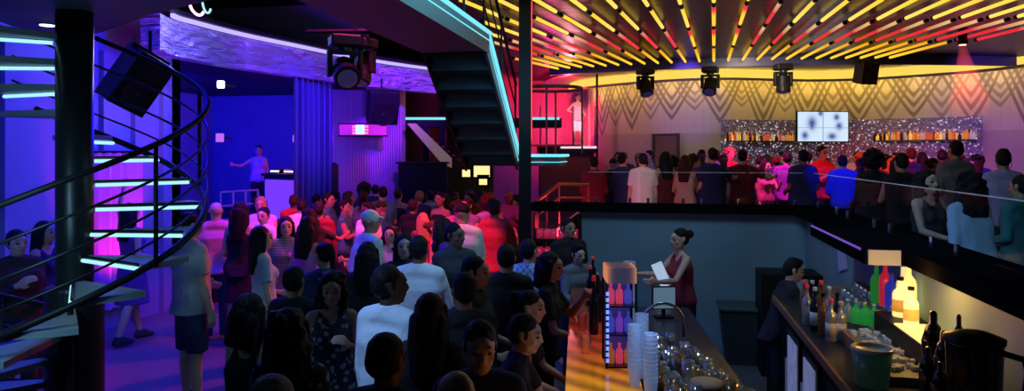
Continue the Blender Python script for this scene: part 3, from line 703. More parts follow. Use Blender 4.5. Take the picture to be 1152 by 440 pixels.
# tilted loudspeaker at the canopy edge
def loudspeaker(loc, rz, tilt, w, h, dp, label, group=None, roll=0):
    t = thing('loudspeaker', label, 'speaker', loc, rz, group); R = Matrix.Rotation(math.radians(tilt), 4, 'X') @ Matrix.Rotation(math.radians(roll), 4, 'Y')
    mb = MB(); mb.hull([R @ Vector(p) for p in [(x*w/2, y, z) for x in (-1, 1) for y, z in ((-dp/2, -h/2), (-dp/2, h/2))]+[(x*w/2*.7, dp/2, z) for x in (-1, 1) for z in (-h/2, h/2)]]); mb.build('cabinet', M_black, t)
    G = R @ Matrix.Translation((0, -dp/2, 0)) @ Matrix.Rotation(PI/2, 4, 'X')
    MB().lathe([(w*.36, 0), (w*.36, .02), (w*.3, .012), (w*.1, .003), (.01, .012)], (0, -h*.2, 0), 18, G).build('woofer', M_metal, t)
    MB().box(-w*.3, w*.3, h*.12, h*.38, 0, .015, G).build('horn', M_metal, t)
    MB().box(-w*.5-.02, w*.5+.02, -.025, .025, h*.5-.02, h*.5+.03, R).build('bracket', M_metal, t)
    MB().tube([R @ Vector((0, 0, h*.5)), R @ Vector((0, 0, h*.5))+Vector((0, .0, .25))], .02, 8).build('hanger', M_metal, t)
    return t
loudspeaker(P(973, 82, 13.2), YAW+.25, 12, .34, .4, .3, 'black tilted loudspeaker hanging under the canopy edge right of the screen')
loudspeaker(P(150, 88, 7.6), YAW+.9, 22, .42, .62, .45, 'large black loudspeaker hanging tilted behind the spiral stair', roll=25)
loudspeaker(P(428, 120, 14.6), YAW+.5, 14, .62, .66, .5, 'dark blue-lit loudspeaker hanging in front of the fluted wall')
t = moving_head(P(388, 40, 8.2), YAW+.4, 120, 'big black stage light cluster hanging in front of the curved fascia', 1.15, group='stage lights hung over the dance floor')
moving_head(P(408, 44, 8.6), YAW-.5, 160, 'second black stage light hanging close beside the big cluster, slightly behind', 1.0, group='stage lights hung over the dance floor')
t = thing('lighting_pipe', 'black pipe carrying the stage lights under the ceiling beside the walkway', 'pipe', P(398, 38, 8.4))
MB().tube([(-.6, 0, .04), (.6, 0.12, .04)], .03, 8).build('crossbar', M_black, t)
MB().tube([(0, .06, .04), (0, .06, 6.4-P(398, 38, 8.4).z)], .03, 8).build('drop_rod', M_black, t)
# curled neon lamp at the corner of the fascia
t = thing('neon_lamp', 'curled white and pink neon lamp hanging at the near end of the curved fascia', 'neon light', P(222, 5, 9.2))
pts = [(math.cos(a)*.14*(1-a*.06), math.sin(a)*.05, .16*math.sin(a*.9)-.05*a/3+.1) for a in [i*.25 for i in range(26)]]
MB().tube(pts, .016, 8).build('glass_curl', glow('neon_pinkwhite', (1, .4, .8), 5), t, True)
MB().tube([(p[0]*.6+.1, p[1]+.06, p[2]*1.3+.08) for p in pts], .014, 8).build('glass_curl', M_cyanhot, t, True)
MB().tube([(0, 0, .1), (0, 0, .9)], .012, 6).build('hanger', M_black, t)
# red spot beam on the right
bp0 = P(1083, 48, 10.9); bp1 = P(1091, 120, 12.6)
t = thing('spot_light', 'small spot lamp on the ceiling throwing a red beam beside the curved wall', 'spot light', bp0+Vector((0, 0, .06)))
MB().lathe([(.04, .1), (.06, .08), (.07, -.08), (.06, -.09)], n=12).build('lamp_can', M_black, t); MB().lathe([(.05, -.1), (.05, -.09)], n=12).build('lens', glow('lens_red', (1, .2, .12), 6), t)
MB().tube([(0, 0, .1), (0, 0, 4.3-bp0.z-.06)], .012, 6).build('stem', M_black, t)
k = NT('beam_haze'); k.t.nodes.remove(k.b); pv = k.n('ShaderNodeEmission'); tc = k.n('ShaderNodeTexCoord'); sp = k.n('ShaderNodeSeparateXYZ'); k.l(tc.outputs['Object'], sp.inputs[0])
pv.inputs['Color'].default_value = (1, .08, .06, 1); k.l(k.math('MAXIMUM', k.math('MULTIPLY_ADD', sp.outputs[2], .62, .85), 0.02), pv.inputs['Strength']); k.l(pv.outputs[0], k.t.nodes['Material Output'].inputs['Volume'])
bm_ = MB().tube([(0, 0, -.08), bp1-bp0], [.05, .34], 20); o = bm_.build('light_beam', k.m, None); o.location = bp0; tag(o, 'red hazy beam of light falling from the spot lamp near the curved wall', 'light beam', kind='stuff')
# ------------------------------------------------------------------ television screen
pw, nw = wall_at_px(923.5, .35)
ang = math.atan2(nw.x, -nw.y)
d = FWD.dot(pw); tw = 60/FPX*d*1.0; th = 33/FPX*d
tv = thing('television_screen', 'wide lit screen of pale blurred shapes hanging on the curved wall', 'television', (pw.x, pw.y, ZAT(159, d)), YAW+.12)
MB().box(-tw/2-.02, tw/2+.02, -.02, .05, -.02, th+.02).build('bezel', M_black, tv)
k = NT('screen_picture'); tc = k.n('ShaderNodeTexCoord'); sp = k.n('ShaderNodeSeparateXYZ'); k.l(tc.outputs['Object'], sp.inputs[0])
def blob(x, z, rx, rz):
    a = k.math('POWER', k.math('DIVIDE', k.math('SUBTRACT', sp.outputs[0], x*tw), rx*tw), 2); b = k.math('POWER', k.math('DIVIDE', k.math('SUBTRACT', sp.outputs[2], z*th), rz*th), 2)
    return k.math('EXPONENT', k.math('MULTIPLY', k.math('ADD', a, b), -1))
dk = None
for b in ((-.22, .62, .09, .22), (-.22, .5, .06, .12), (.27, .82, .06, .12), (.32, .52, .07, .14), (-.36, .2, .07, .14), (.18, .17, .09, .12), (-.05, .95, .05, .1)):
    v = blob(*b); dk = v if dk is None else k.math('MAXIMUM', dk, v)
line = k.math('MAXIMUM', k.math('LESS_THAN', k.math('ABSOLUTE', sp.outputs[0]), .012), k.math('MULTIPLY', k.math('LESS_THAN', k.math('ABSOLUTE', k.math('SUBTRACT', sp.outputs[2], .46*th)), .01), .7))
c = k.mix(dk, (.62, .78, .95), (.04, .06, .3)); c = k.mix(line, c, (.25, .35, .55))
k.l(c, k.b.inputs['Emission Color']); k.b.inputs['Emission Strength'].default_value = 1.05; k.b.inputs['Base Color'].default_value = (0, 0, 0, 1)
MB().box(-tw/2, tw/2, -.026, -.021, 0, th).build('display', k.m, tv)
MB().box(-.2, .2, .05, .34, th*.4, th*.6).build('wall_mount', M_black, tv)
# ------------------------------------------------------------------ far back bar: lit shelves with bottles
def bottle_mesh(r, h, n=9): 
    return [(r*.96, 0), (r, .01), (r, h*.58), (r*.85, h*.66), (r*.36, h*.76), (r*.34, h*.95), (r*.4, h*.955), (r*.4, h)]
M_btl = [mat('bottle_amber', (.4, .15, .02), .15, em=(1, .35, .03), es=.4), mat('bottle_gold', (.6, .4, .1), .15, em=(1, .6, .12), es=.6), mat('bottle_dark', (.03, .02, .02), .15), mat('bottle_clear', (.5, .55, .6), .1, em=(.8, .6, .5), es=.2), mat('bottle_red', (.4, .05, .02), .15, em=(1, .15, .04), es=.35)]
bme = []
for hh, r in ((.18, .036), (.21, .034), (.15, .042), (.23, .03)):
    me = MB().lathe(bottle_mesh(r, hh), n=9).mesh('bottle', True); me.materials.append(None); bme.append(me)
M_shelf = mat('shelf_dark', (.03, .025, .03), .4)
M_shelfled = glow('shelf_amber', (1, .42, .05), 3.0)
rb = random.Random(3)
for (pa, pb, pyy, nm, n, lab) in ((815, 888, 158.5, 'left', 46, 'lit amber shelf left of the screen'), (984, 1102, 157.5, 'right', 58, 'lit amber shelf right of the screen')):
    N = 8; pts = []
    for i in range(N+1):
        p, nn = wall_at_px(pa+(pb-pa)*i/N, .07); pts.append((p, nn))
    z = ZAT(pyy, FWD.dot(pts[N//2][0]))
    t = thing('liquor_shelf', ('long' if nm == 'right' else 'short')+' amber-lit liquor shelf on the glittering mosaic '+('right of' if nm == 'right' else 'left of')+' the screen', 'shelf', (pts[4][0].x, pts[4][0].y, z)); o0 = t.location.copy()
    MB().sweep([(p-Vector((o0.x, o0.y, 0)), nn) for p, nn in pts], [(0, -.03), (0, 0), (.24, 0), (.24, -.03)]).build('shelf_board', M_shelf, t)
    MB().sweep([(p-Vector((o0.x, o0.y, 0)), nn) for p, nn in pts], [(.01, .005), (.01, .035), (.03, .035), (.03, .005)]).build('led_strip', M_shelfled, t)
    for i in range(n):
        f = (i+.5)/n*N; a, na = pts[int(f)]; b, nb = pts[min(int(f)+1, N)]; p = a.lerp(b, f-int(f)); q = p+na*rb.uniform(.07, .19)
        o = bpy.data.objects.new('bottle', rb.choice(bme)); C.objects.link(o); o.location = (q.x, q.y, z)
        o.material_slots[0].link = 'OBJECT'; o.material_slots[0].material = rb.choice(M_btl)
        tag(o, 'tiny glinting bottle in the crowded row on the '+lab, 'bottle', 'bottles on the '+lab)
# far bar counter below the shelves
pts = [wall_at_px(815+(1110-815)*i/10, 1.2) for i in range(11)]
t = thing('bar_counter', 'long dark bar counter in front of the mosaic wall behind the crowd', 'bar counter', (pts[5][0].x, pts[5][0].y, .75)); o0 = t.location.copy()
MB().sweep([(p-Vector((o0.x, o0.y, 0)), nn) for p, nn in pts], [(0, 0), (0, 1.05), (.5, 1.05), (.5, 0)]).build('counter_body', M_shelf, t)
MB().sweep([(p-Vector((o0.x, o0.y, 0)), nn) for p, nn in pts], [(-.05, 1.05), (-.05, 1.1), (.6, 1.1), (.6, 1.05)]).build('counter_slab', mat('counter_wood', (.15, .08, .05), .3), t)
# doorway in the curved wall
pw, nw = wall_at_px(747, .04)
t = bpy.data.objects.new('door_1', None); C.objects.link(t); t.location = (pw.x, pw.y, .75); t.rotation_euler = (0, 0, math.atan2(nw.x, -nw.y)); t['kind'] = 'structure'
dw = .31; zt_ = ZAT(153, FWD.dot(pw))-.75
MB().box(-dw, dw, -.02, .0, 0, zt_).build('door_leaf', mat('door_brown', (.2, .14, .09), .6), t)
MB().box(-dw-.06, -dw, -.06, .02, 0, zt_+.06).box(dw, dw+.06, -.06, .02, 0, zt_+.06).box(-dw, dw, -.06, .02, zt_, zt_+.06).build('door_frame', mat('door_frame_dark', (.07, .05, .04), .6), t)
# ------------------------------------------------------------------ go-go platform and red wall in the middle distance
x0, y0 = XY(560, 22.3); x1, y1 = XY(668, 22.3)
struct(MB().box(-5.2, -3.2, 22.4, 22.6, 0, 6.4).build('wall_red_middle', mat('wall_mid', (.32, .2, .26), .7, vary=.15, vscale=1)))
struct(MB().box(-3.2, -1.6, 22.5, 22.6, 0.75, 6.4).build('wall_red_side', MATS['wall_mid']))
D = 18.5; gx0, gy0 = XY(606, D); gx1, gy1 = XY(671, D); gz = ZAT(164.5, D)
t = thing('dance_podium', 'raised podium with pink-white lit edge under the go-go dancer', 'podium', (gx0, gy0, 0), YAW)
w = (Vector((gx1, gy1, 0))-Vector((gx0, gy0, 0))).length
MB().box(0, w, 0, 1.4, gz-.18, gz).build('deck', M_black, t)
MB().box(w*.38, w, -.03, 0, gz-.06, gz+.0).build('led_strip', glow('led_pinkwhite', (1, .62, .75), 1.1), t)
MB().box(.05, w-.05, .1, 1.3, .75, gz-.18).build('plinth', mat('plinth_red', (.1, .02, .03), .5), t)
for xx in (.05, w*.6, w-.03): MB().tube([(xx, .08, gz), (xx, .08, gz+1.05)], .018, 8).build('rail_post', M_redpaint, t)
MB().tube([(.05, .08, gz+.5), (w*.35, .08, gz+.5)], .014, 8).build('guard_rail', M_redpaint, t)
MB().tube([(w+.02, .05, 0.75), (w+.02, .05, 4.6)], .03, 8).build('dance_pole', M_black, t)
# cyan edged balcony far behind the stairs
D = 17.5; bx0, by0 = XY(448, D); bx1, by1 = XY(632, D); bz = ZAT(133, D)
t = thing('far_balcony', 'narrow balcony with bright cyan lit edge seen behind the straight stair', 'balcony', (bx0, by0, 0), YAW)
w = (Vector((bx1, by1, 0))-Vector((bx0, by0, 0))).length
MB().box(0, w, 0, .8, bz-.22, bz).build('deck', M_black, t)
MB().box(0, w*.29, -.04, 0, bz-.04, bz+.02).build('led_strip', M_cyan, t); MB().box(w*.82, w*.985, -.04, 0, bz-.04, bz+.02).build('led_strip', M_cyan, t)
for f in (.17, .27): MB().box(w*f-.08, w*f+.08, .02, .2, 0, bz-.22).build('support_post', M_black, t)
# stair rake in front of the balcony
D = 16.35; q = [P(458, 139, D), P(468, 139, D), P(508, 178, D), P(508, 189, D), P(497, 184, D)]
ax, ay = XY(456, D)
t = thing('back_stair', 'tan-sided stair running down from the far cyan-edged balcony', 'staircase', (ax, ay, 0), YAW)
loc = [((v-Vector((ax, ay, 0))).dot(RGT), v.z) for v in q]
m = MB(); n = len(loc); m.add([(x, 0, z) for x, z in loc]+[(x, .05, z) for x, z in loc], [tuple(range(n)), tuple(range(n, 2*n))[::-1]]+[(i, (i+1) % n, n+(i+1) % n, n+i) for i in range(n)]); m.build('stringer_panel', mat('tan_panel', (.5, .4, .22), .6, em=(.5, .36, .15), es=.2), t)  # faint emission paints the light on the tan side
for i in range(9):
    f = i/8; MB().box(loc[0][0]+(loc[2][0]-loc[0][0])*f-.05, loc[0][0]+(loc[2][0]-loc[0][0])*f+.15, .05, .7, loc[1][1]+(loc[2][1]-loc[1][1])*f-.06, loc[1][1]+(loc[2][1]-loc[1][1])*f-.02).build('tread', M_black, t)
# dark gallery counter under it
D = 16.1; ax, ay = XY(448, D)
t = thing('low_partition', 'dark waist-high partition at the far edge of the dance floor', 'partition', (ax, ay, 0), YAW)
MB().box(0, 1.1, 0, .1, 0, ZAT(184, D)).build('screen_panel', M_black, t); MB().box(-.05, 1.15, -.05, .15, ZAT(184, D), ZAT(182, D)).build('cap_rail', M_metal, t)
# lit openings on the far side
D = 26.5
for i, (a, b, c, d_, lab) in enumerate(((520, 529, 191, 199, 'small warm lit opening far across the dance floor'), (533, 551, 184, 199, 'larger bright cream window far across the dance floor beneath the stair'), (539, 548, 199, 208, 'lower lit pane under the bright cream window'))):
    p = P(a, d_, D); w = (b-a)/FPX*D; h = (d_-c)/FPX*D
    t = thing('lit_window', lab, 'window', p, YAW); t['kind'] = 'structure'; t.name = 'window_%d' % (i+1)
    MB().box(0, w, 0, .05, 0, h).build('pane', glow('pane_warm', (1, .72, .3), 1.3), t)
    MB().box(-.08, 0, -.02, .08, -.08, h+.08).box(w, w+.08, -.02, .08, -.08, h+.08).box(0, w, -.02, .08, h, h+.08).box(0, w, -.02, .08, -.08, 0).build('window_frame', M_black, t)
# stepped railing at the left end of the upper floor
rl = thing('stair_railing', 'brown metal handrail rising beside the square column at the upper floor corner', 'railing', (0, 0, 0))
M_rail = mat('rail_bronze', (.35, .2, .14), .3, metal=.6)
A = [P(600, 229, 9.85), P(629, 207, 10.5), P(662, 208, 10.9)]
MB().tube(A, .024, 8).build('handrail', M_rail, rl, True)
MB().tube([A[0]+Vector((0, 0, -.22)), A[1]+Vector((0, 0, -.2)), A[2]+Vector((0, 0, -.2))], .014, 8).build('rail', M_rail, rl, True)
for p in A+[A[0].lerp(A[1], .5)]: MB().tube([Vector((p.x, p.y, .75 if p.x > -1.36 else .25)), p], .014, 8).build('rail_post', M_rail, rl)
struct(MB().box(-2.1, -1.41, 9.45, 10.6, 0, .25).box(-2.1, -1.41, 10.6, 11.8, 0, .5).build('floor_steps', M_upfloor))
# glittering bottle cooler seen under the railing
px_, py_ = -1.58, 9.06
t = thing('glass_rack', 'rack of glinting glassware lit red under the ledge by the square column', 'glass rack', (px_, py_, 0))
W_ = .6; Hh_ = 1.66
MB().box(0, .02, 0, .3, 0, Hh_).build('side_frame', M_black, t); MB().box(W_-.02, W_, 0, .3, 0, Hh_).build('side_frame', M_black, t)
RZ = (.62, .86, 1.10, 1.34)
for zz in (.3,)+RZ: MB().box(0.02, W_-.02, 0, .3, zz-.02, zz).build('shelf_board', M_black, t)
gl_m = MB().lathe([(.025, 0), (.03, .005), (.035, .11), (.031, .11), (.026, .012)], n=9).mesh('glass', True); gl_m.materials.append(mat('glass_red_glow', (.75, .15, .25), .06, metal=.7, em=(1, .03, .15), es=.22))  # red emission stands in for red light glittering on the glasses
for zz in RZ:
    for i in range(6):
        for j in range(2):
            o = bpy.data.objects.new('drinking_glass', gl_m); C.objects.link(o); o.location = (px_+.06+i*.095, py_+.08+j*.13, zz)
            tag(o, 'small tumbler on the red-lit rack by the square column', 'glass', 'tumblers in the red-lit rack')
# ------------------------------------------------------------------ DJ stage
bx, by = XY(297, 15.2); ex, ey = XY(334, 14.6)
v = Vector((ex-bx, ey-by, 0)); rz = math.atan2(v.y, v.x); bw = v.length; zb1 = ZAT(198, 15)
dj = thing('dj_booth', 'pale violet lit DJ booth with slatted front on the stage', 'booth', (bx, by, .95), rz)
MB().box(0, bw, 0, .7, 0, zb1-.95).build('booth_body', mat('booth_dark', (.03, .03, .05), .5), dj)
MB().box(-.04, bw+.04, -.05, .75, zb1-.95, zb1-.9).build('booth_slab', M_black, dj)
k = NT('booth_front'); tc = k.n('ShaderNodeTexCoord'); w = k.n('ShaderNodeTexWave', bands_direction='X'); w.inputs['Scale'].default_value = 5; k.l(tc.outputs['Object'], w.inputs['Vector']); k.l(k.mix(w.outputs['Fac'], (.5, .35, .6), (.3, .18, .42)), k.b.inputs['Base Color'])
k.b.inputs['Emission Color'].default_value = (.3, .06, .7, 1); k.b.inputs['Emission Strength'].default_value = .6
MB().box(.06, bw-.06, -.02, 0, .12, zb1-1.03).build('front_panel', k.m, dj)
MB().box(.1, bw*.4, -.03, -.02, .1, .13).build('led_strip', M_pinkled, dj)
def booth_pt(x, y): 
    c, s = math.cos(rz), math.sin(rz); return Vector((bx+x*c-y*s, by+x*s+y*c, zb1+.05))
for i, (x, lab) in enumerate(((.05, 'black disc player at the left end of the DJ booth'), (.5, 'black mixer with small lights in the middle of the DJ booth'))):
    p = booth_pt(x+.15, .3); t = thing('dj_mixer' if i else 'disc_player', lab, 'mixer' if i else 'player', p, rz)
    MB().box(-.16, .16, -.18, .18, 0, .09, bev=.01).build('case', M_black, t); MB().lathe([(.1, .09), (.1, .1), (.02, .105)], (0, -.03, 0), 16).build('jog_wheel' if not i else 'dial', M_metal, t)
    for j in range(5): MB().box(-.13+j*.06, -.1+j*.06, -.19, -.18, .03, .06).build('indicator', glow('indicator_white', (.8, .75, 1), 4), t)
p = booth_pt(bw*.5+.28, .35)
t = thing('laptop', 'open laptop glowing pink on the DJ booth', 'laptop', p, rz+.1)
MB().box(-.18, .18, -.12, .12, 0, .02).build('keyboard_deck', M_metal, t)
MB().box(-.2, .2, .1, .115, .03, .32).build('lid', glow('screen_pink', (1, .3, .6), 1.6), t)
p = booth_pt(bw+.42, .35)
loudspeaker((p.x, p.y, zb1-.02), rz+.2, 0, .55, .55, .45, 'black monitor loudspeaker beside the DJ booth')
t = thing('speaker_stand', 'dark plinth under the monitor loudspeaker beside the DJ booth', 'stand', (p.x, p.y, .95), rz+.2)
MB().box(-.25, .25, -.2, .2, 0, zb1-.33-.95).build('plinth', M_black, t)
# stage guard rail left of the booth
ax, ay = XY(248, 12.6); cx2, cy2 = XY(290, 13.4); v = Vector((cx2-ax, cy2-ay, 0))
t = thing('stage_rail', 'low blue-lit rail along the stage edge left of the DJ booth', 'railing', (ax, ay, .95), math.atan2(v.y, v.x))
for zz in (.3, .55, .8): MB().tube([(0, 0, zz), (v.length, 0, zz)], .02, 8).build('rail', mat('rail_pale', (.4, .4, .5), .4), t)
for f in (0, .33, .66, 1): MB().tube([(v.length*f, 0, 0), (v.length*f, 0, .8)], .02, 8).build('rail_post', MATS['rail_pale'], t)
# small lamps on the stage walls
for px, py, d, r, lab in ((248, 95, 11.6, .05, 'small white lamp high at the near edge of the stage opening'), (247, 155, 14, .07, 'dim violet lamp on the stage wall left of the DJ'), (333, 156, 16.2, .07, 'dim violet lamp on the stage wall right of the DJ')):
    t = thing('wall_lamp', lab, 'lamp', P(px, py, d)); MB().box(-r, r, -.03, .05, -r*1.2, r*1.2, bev=.01).build('lamp_shade', glow('lamp_violet' if d > 12 else 'lamp_white', (.6, .15, 1) if d > 12 else (.6, .7, 1), .9 if d > 12 else 5), t); MB().box(-.02, .02, .05, .4, -.02, .02).build('bracket', M_black, t)
# stage curtain
ax, ay = XY(331, 13.1); cx2, cy2 = XY(374, 14.4)
m = MB(); n = 60; pts = []
for i in range(n+1):
    t_ = i/n; o_ = .09*math.sin(t_*PI*2*7)+.03*math.sin(t_*37); pts.append((ax+(cx2-ax)*t_+o_*.6, ay+(cy2-ay)*t_-o_*.6))
back = [(x-.02, y+.02) for x, y in pts]
m.prism(pts+back[::-1], .0, 3.86)
t = thing('stage_curtain', 'tall dark blue pleated curtain between the DJ stage and the fluted wall', 'curtain', (0, 0, 0)); m.build('drape', mat('curtain_blue', (.12, .13, .3), .8), t); MB().tube([(ax, ay, 3.84), (cx2, cy2, 3.84)], .025, 8).build('curtain_rod', M_black, t)
# lit sign on the fluted wall
sp0 = P(382, 152, 16.0); w = 52/FPX*16; h = 12/FPX*16
t = thing('lit_sign', 'horizontal pink sign box with a bright cyan-white centre on the fluted wall', 'sign', sp0, YAW)
MB().box(0, w, 0, .12, 0, h).build('sign_box', mat('sign_pink', (.5, .1, .3), .4, em=(.9, .03, .35), es=.35), t)
MB().box(-.03, w+.03, .0, .14, -.03, 0).box(-.03, w+.03, .0, .14, h, h+.03).build('rim', M_black, t)
for i in range(3): MB().box(w*.28, w*.62, -.02, 0, h*(.1+.3*i), h*(.28+.3*i)).build('glow_bar', glow('sign_redpink', (1, .15, .4), 2.2), t)
MB().box(w*.36, w*.54, -.03, -.02, h*.08, h*.94).build('glow_core', glow('sign_cyan', (.4, 1, .95), 1.6), t)
MB().box(w*.3, w*.7, .12, .5, h*.3, h*.6).build('mount', M_black, t)
# drape behind the spiral stair, magenta light partly put into its pink cloth colour
t = thing('magenta_drape', 'tall magenta lit drape on the wall behind the spiral stair', 'drape', (-7.38, 7.85, .3), 0)
m = MB(); pts = [(.05*math.sin(i*1.1), i*1.25/40) for i in range(41)]; m.prism(pts+[(x-.03, y) for x, y in pts[::-1]], 0, 2.15); m.build('cloth_sheet', mat('drape_magenta_lit', (.75, .35, .6), .8), t); MB().tube([(0, -.05, 2.16), (0, 1.3, 2.16)], .02, 8).build('drape_rod', M_black, t)
# ------------------------------------------------------------------ front bar with onyx counter
bA = Vector((-.36, 2.6, 0)); bang = math.atan2(.11, 1.0)
bar = thing('onyx_bar', 'long bar with a glowing amber onyx counter running towards the back wall', 'bar', bA, bang)
BL = 4.5
k = NT('onyx'); tc = k.n('ShaderNodeTexCoord'); sp = k.n('ShaderNodeSeparateXYZ'); k.l(tc.outputs['Object'], sp.inputs[0])
wv = k.n('ShaderNodeTexWave', bands_direction='DIAGONAL'); wv.inputs['Scale'].default_value = 2.2; wv.inputs['Distortion'].default_value = 3; wv.inputs['Detail'].default_value = 2; k.l(tc.outputs['Object'], wv.inputs['Vector'])
gr = k.n('ShaderNodeValToRGB'); e = gr.color_ramp.elements; e[0].position = .33; e[0].color = (1, .42, .01, 1); e[1].position = .72; e[1].color = (.5, .02, .02, 1); n2 = gr.color_ramp.elements.new(.52); n2.color = (.9, .06, .03, 1)
k.l(k.math('DIVIDE', sp.outputs[1], BL), gr.inputs['Fac']); c = k.mix(k.math('MULTIPLY', wv.outputs['Fac'], .75), gr.outputs['Color'], (.12, .02, .0)); k.l(c, k.b.inputs['Emission Color'])
fo = k.n('ShaderNodeValToRGB'); e = fo.color_ramp.elements; e[0].position = .0; e[0].color = (1, 1, 1, 1); e[1].position = .85; e[1].color = (.05, .05, .05, 1); k.l(k.math('DIVIDE', sp.outputs[1], BL), fo.inputs['Fac']); k.l(k.math('MULTIPLY', fo.outputs['Color'], .9), k.b.inputs['Emission Strength'])
k.b.inputs['Base Color'].default_value = (.1, .05, .02, 1); k.b.inputs['Roughness'].default_value = .12
MB().box(0, .44, 0, BL, 1.05, 1.10).build('onyx_slab', k.m, bar)
MB().box(.06, .30, 0, BL, 0, 1.05).build('bar_front', M_black, bar)
MB().box(.30, 1.12, 0, BL, 0, .90).build('service_cabinet', M_black, bar)
MB().box(.30, 1.15, 0, BL, .90, .93).build('service_worktop', mat('worktop_steel', (.03, .033, .038), .35, spec=.3), bar)
def BP(x, y, z=1.10):
    c, s = math.cos(bang), math.sin(bang); return Vector((bA.x+x*c-y*s, bA.y+x*s+y*c, z))
# tower of lit bottles on the bar
T0 = P(699, 440, 4.15)
tw = thing('display_tower', 'black display tower with blue light strip and glowing violet shelves on the bar', 'display tower', (P(699, 400, 4.45).x, P(699, 400, 4.45).y, 1.10), YAW-.03)
TH = .54; tx = .092
for sx_ in (-1, 1):
    for yy in (0, .22): MB().box(sx_*tx-.008, sx_*tx+.008, yy-.008, yy+.008, 0, TH).build('upright', M_black, tw)
k = NT('amber_panel'); tc = k.n('ShaderNodeTexCoord'); sp = k.n('ShaderNodeSeparateXYZ'); k.l(tc.outputs['Object'], sp.inputs[0]); k.l(k.mix(k.math('POWER', k.math('MULTIPLY', k.math('ABSOLUTE', sp.outputs[0]), 10.8), 5), (.03, .025, .06), (1, .35, .12)), k.b.inputs['Emission Color']); k.b.inputs['Emission Strength'].default_value = .6; k.b.inputs['Base Color'].default_value = (.03, .03, .04, 1)
MB().box(-tx, tx, -.02, .23, TH-.005, TH+.09).build('header_panel', k.m, tw)
for zz in (.0, .2, .38): MB().box(-tx, tx, 0, .22, zz, zz+.012).build('shelf', M_blackgloss, tw)
MB().box(-tx+.01, tx-.01, .21, .218, .02, TH-.01).build('back_sheet', mat('tower_blue', (.1, .1, .3), .2, em=(.08, .06, .6), es=.15), tw)
for i in range(12): MB().box(-tx-.004, -tx+.014, -.016, -.008, .04+i*.038, .062+i*.038).build('led_dot', glow('led_blue', (.15, .25, 1), 1.6), tw)
towp = tw.location.copy()
bott_big = MB().lathe(bottle_mesh(.03, .15), n=12).mesh('bottle', True); bott_big.materials.append(None)
for zz, cols in ((.392, ('rose', 'rose', 'blue')), (.212, ('blue', 'violet', 'blue')), (.012, ('amber', 'rose', 'amber'))):
    for i, cn in enumerate(cols):
        o = bpy.data.objects.new('bottle', bott_big); C.objects.link(o); q = towp+RGT*(-.055+.055*i)+FWD*.08; o.location = (q.x, q.y, 1.10+zz); o.scale = (.8, .8, .85)
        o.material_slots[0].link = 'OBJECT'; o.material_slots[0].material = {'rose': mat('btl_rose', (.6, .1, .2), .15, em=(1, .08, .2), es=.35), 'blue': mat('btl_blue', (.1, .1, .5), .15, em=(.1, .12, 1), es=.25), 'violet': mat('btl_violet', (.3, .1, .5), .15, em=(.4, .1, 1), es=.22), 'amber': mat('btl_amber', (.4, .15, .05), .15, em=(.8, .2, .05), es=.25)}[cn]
        tag(o, '%s glowing bottle on the %s display tower shelf, %s' % (cn, {.392: 'upper', .212: 'middle', .012: 'lowest'}[zz], ('left end', 'centre', 'right end')[i]), 'bottle', 'bottles in the display tower')
# stacks of clear cups
cupm = MB().lathe([(.026, 0), (.028, .003), (.041, .115), (.043, .118), (.041, .12), (.038, .113), (.025, .006)], n=12).mesh('cup', True); cupm.materials.append(mat('plastic_clear_glow', (.6, .75, .95), .25, alpha=.55, em=(.2, .35, .6), es=.12))  # faint blue emission puts the light into the cups
for px, y0_, y1_, d, lab in ((708, 292, 372, 4.75, 'rising behind the display tower'), (714, 362, 412, 4.1, 'in front of the display tower'), (732, 372, 440, 4.0, 'right of the display tower'), (722, 350, 440, 4.25, 'nearest the tower among the right-hand stacks')):
    zt2 = ZAT(y0_, d); x, y = XY(px, d); z = 1.10 if px < 716 else .93
    n = 0
    base_z = max(z, zt2-.12-.02*14)
    if px < 716: base_z = z
    while base_z+.12+.024*n < zt2+.001:
        o = bpy.data.objects.new('plastic_cup', cupm); C.objects.link(o); o.location = (x, y, base_z+.024*n); n += 1
        tag(o, 'clear plastic cup in the tall nested stack '+lab, 'cup', 'plastic cups '+lab)
    if base_z > z+.01:
        t = thing('cup_holder', 'dark cup holder under the cup stack '+lab, 'holder', (x, y, z)); MB().lathe([(.045, 0), (.045, base_z-z)], n=14).build('holder_tube', M_black, t)
# drinks and bottles on the onyx counter
M_glass = mat('clear_glass', (.85, .9, .95), .05, trans=.9, ior=1.3)
tumb = MB().lathe([(.03, 0), (.033, .004), (.038, .1), (.035, .1), (.03, .012)], n=14).mesh('glass', True)
def drink(px, py, z, col, lab, sc=1.0, em=.15):
    d = (CAMZ-z)*FPX/(py-HORIZON); x, y = XY(px, d)
    t = thing('drink_glass', lab, 'drink', (x, y, z)); t.scale = (sc, sc, sc)
    MB().lathe([(.03, 0), (.033, .004), (.038, .12), (.035, .12), (.03, .012)], n=14).build('tumbler', M_glass, t, True)
    MB().lathe([(.028, .012), (.033, .085)], n=14).build('liquid', mat('liq_'+'%d%d%d' % tuple(int(c*99) for c in col), col, .1, em=col, es=em), t, True); return t
drink(659, 398, 1.10, (.8, .08, .05), 'red cocktail glass on the amber counter before the seated woman', 1.0, .3)
drink(655, 372, 1.10, (.9, .3, .05), 'short amber drink on the counter beyond the red cocktail')
drink(676, 352, 1.10, (.5, .05, .05), 'dark red drink at the far part of the glowing counter')
drink(668, 330, 1.10, (.3, .1, .05), 'dim amber glass farthest along the glowing counter')
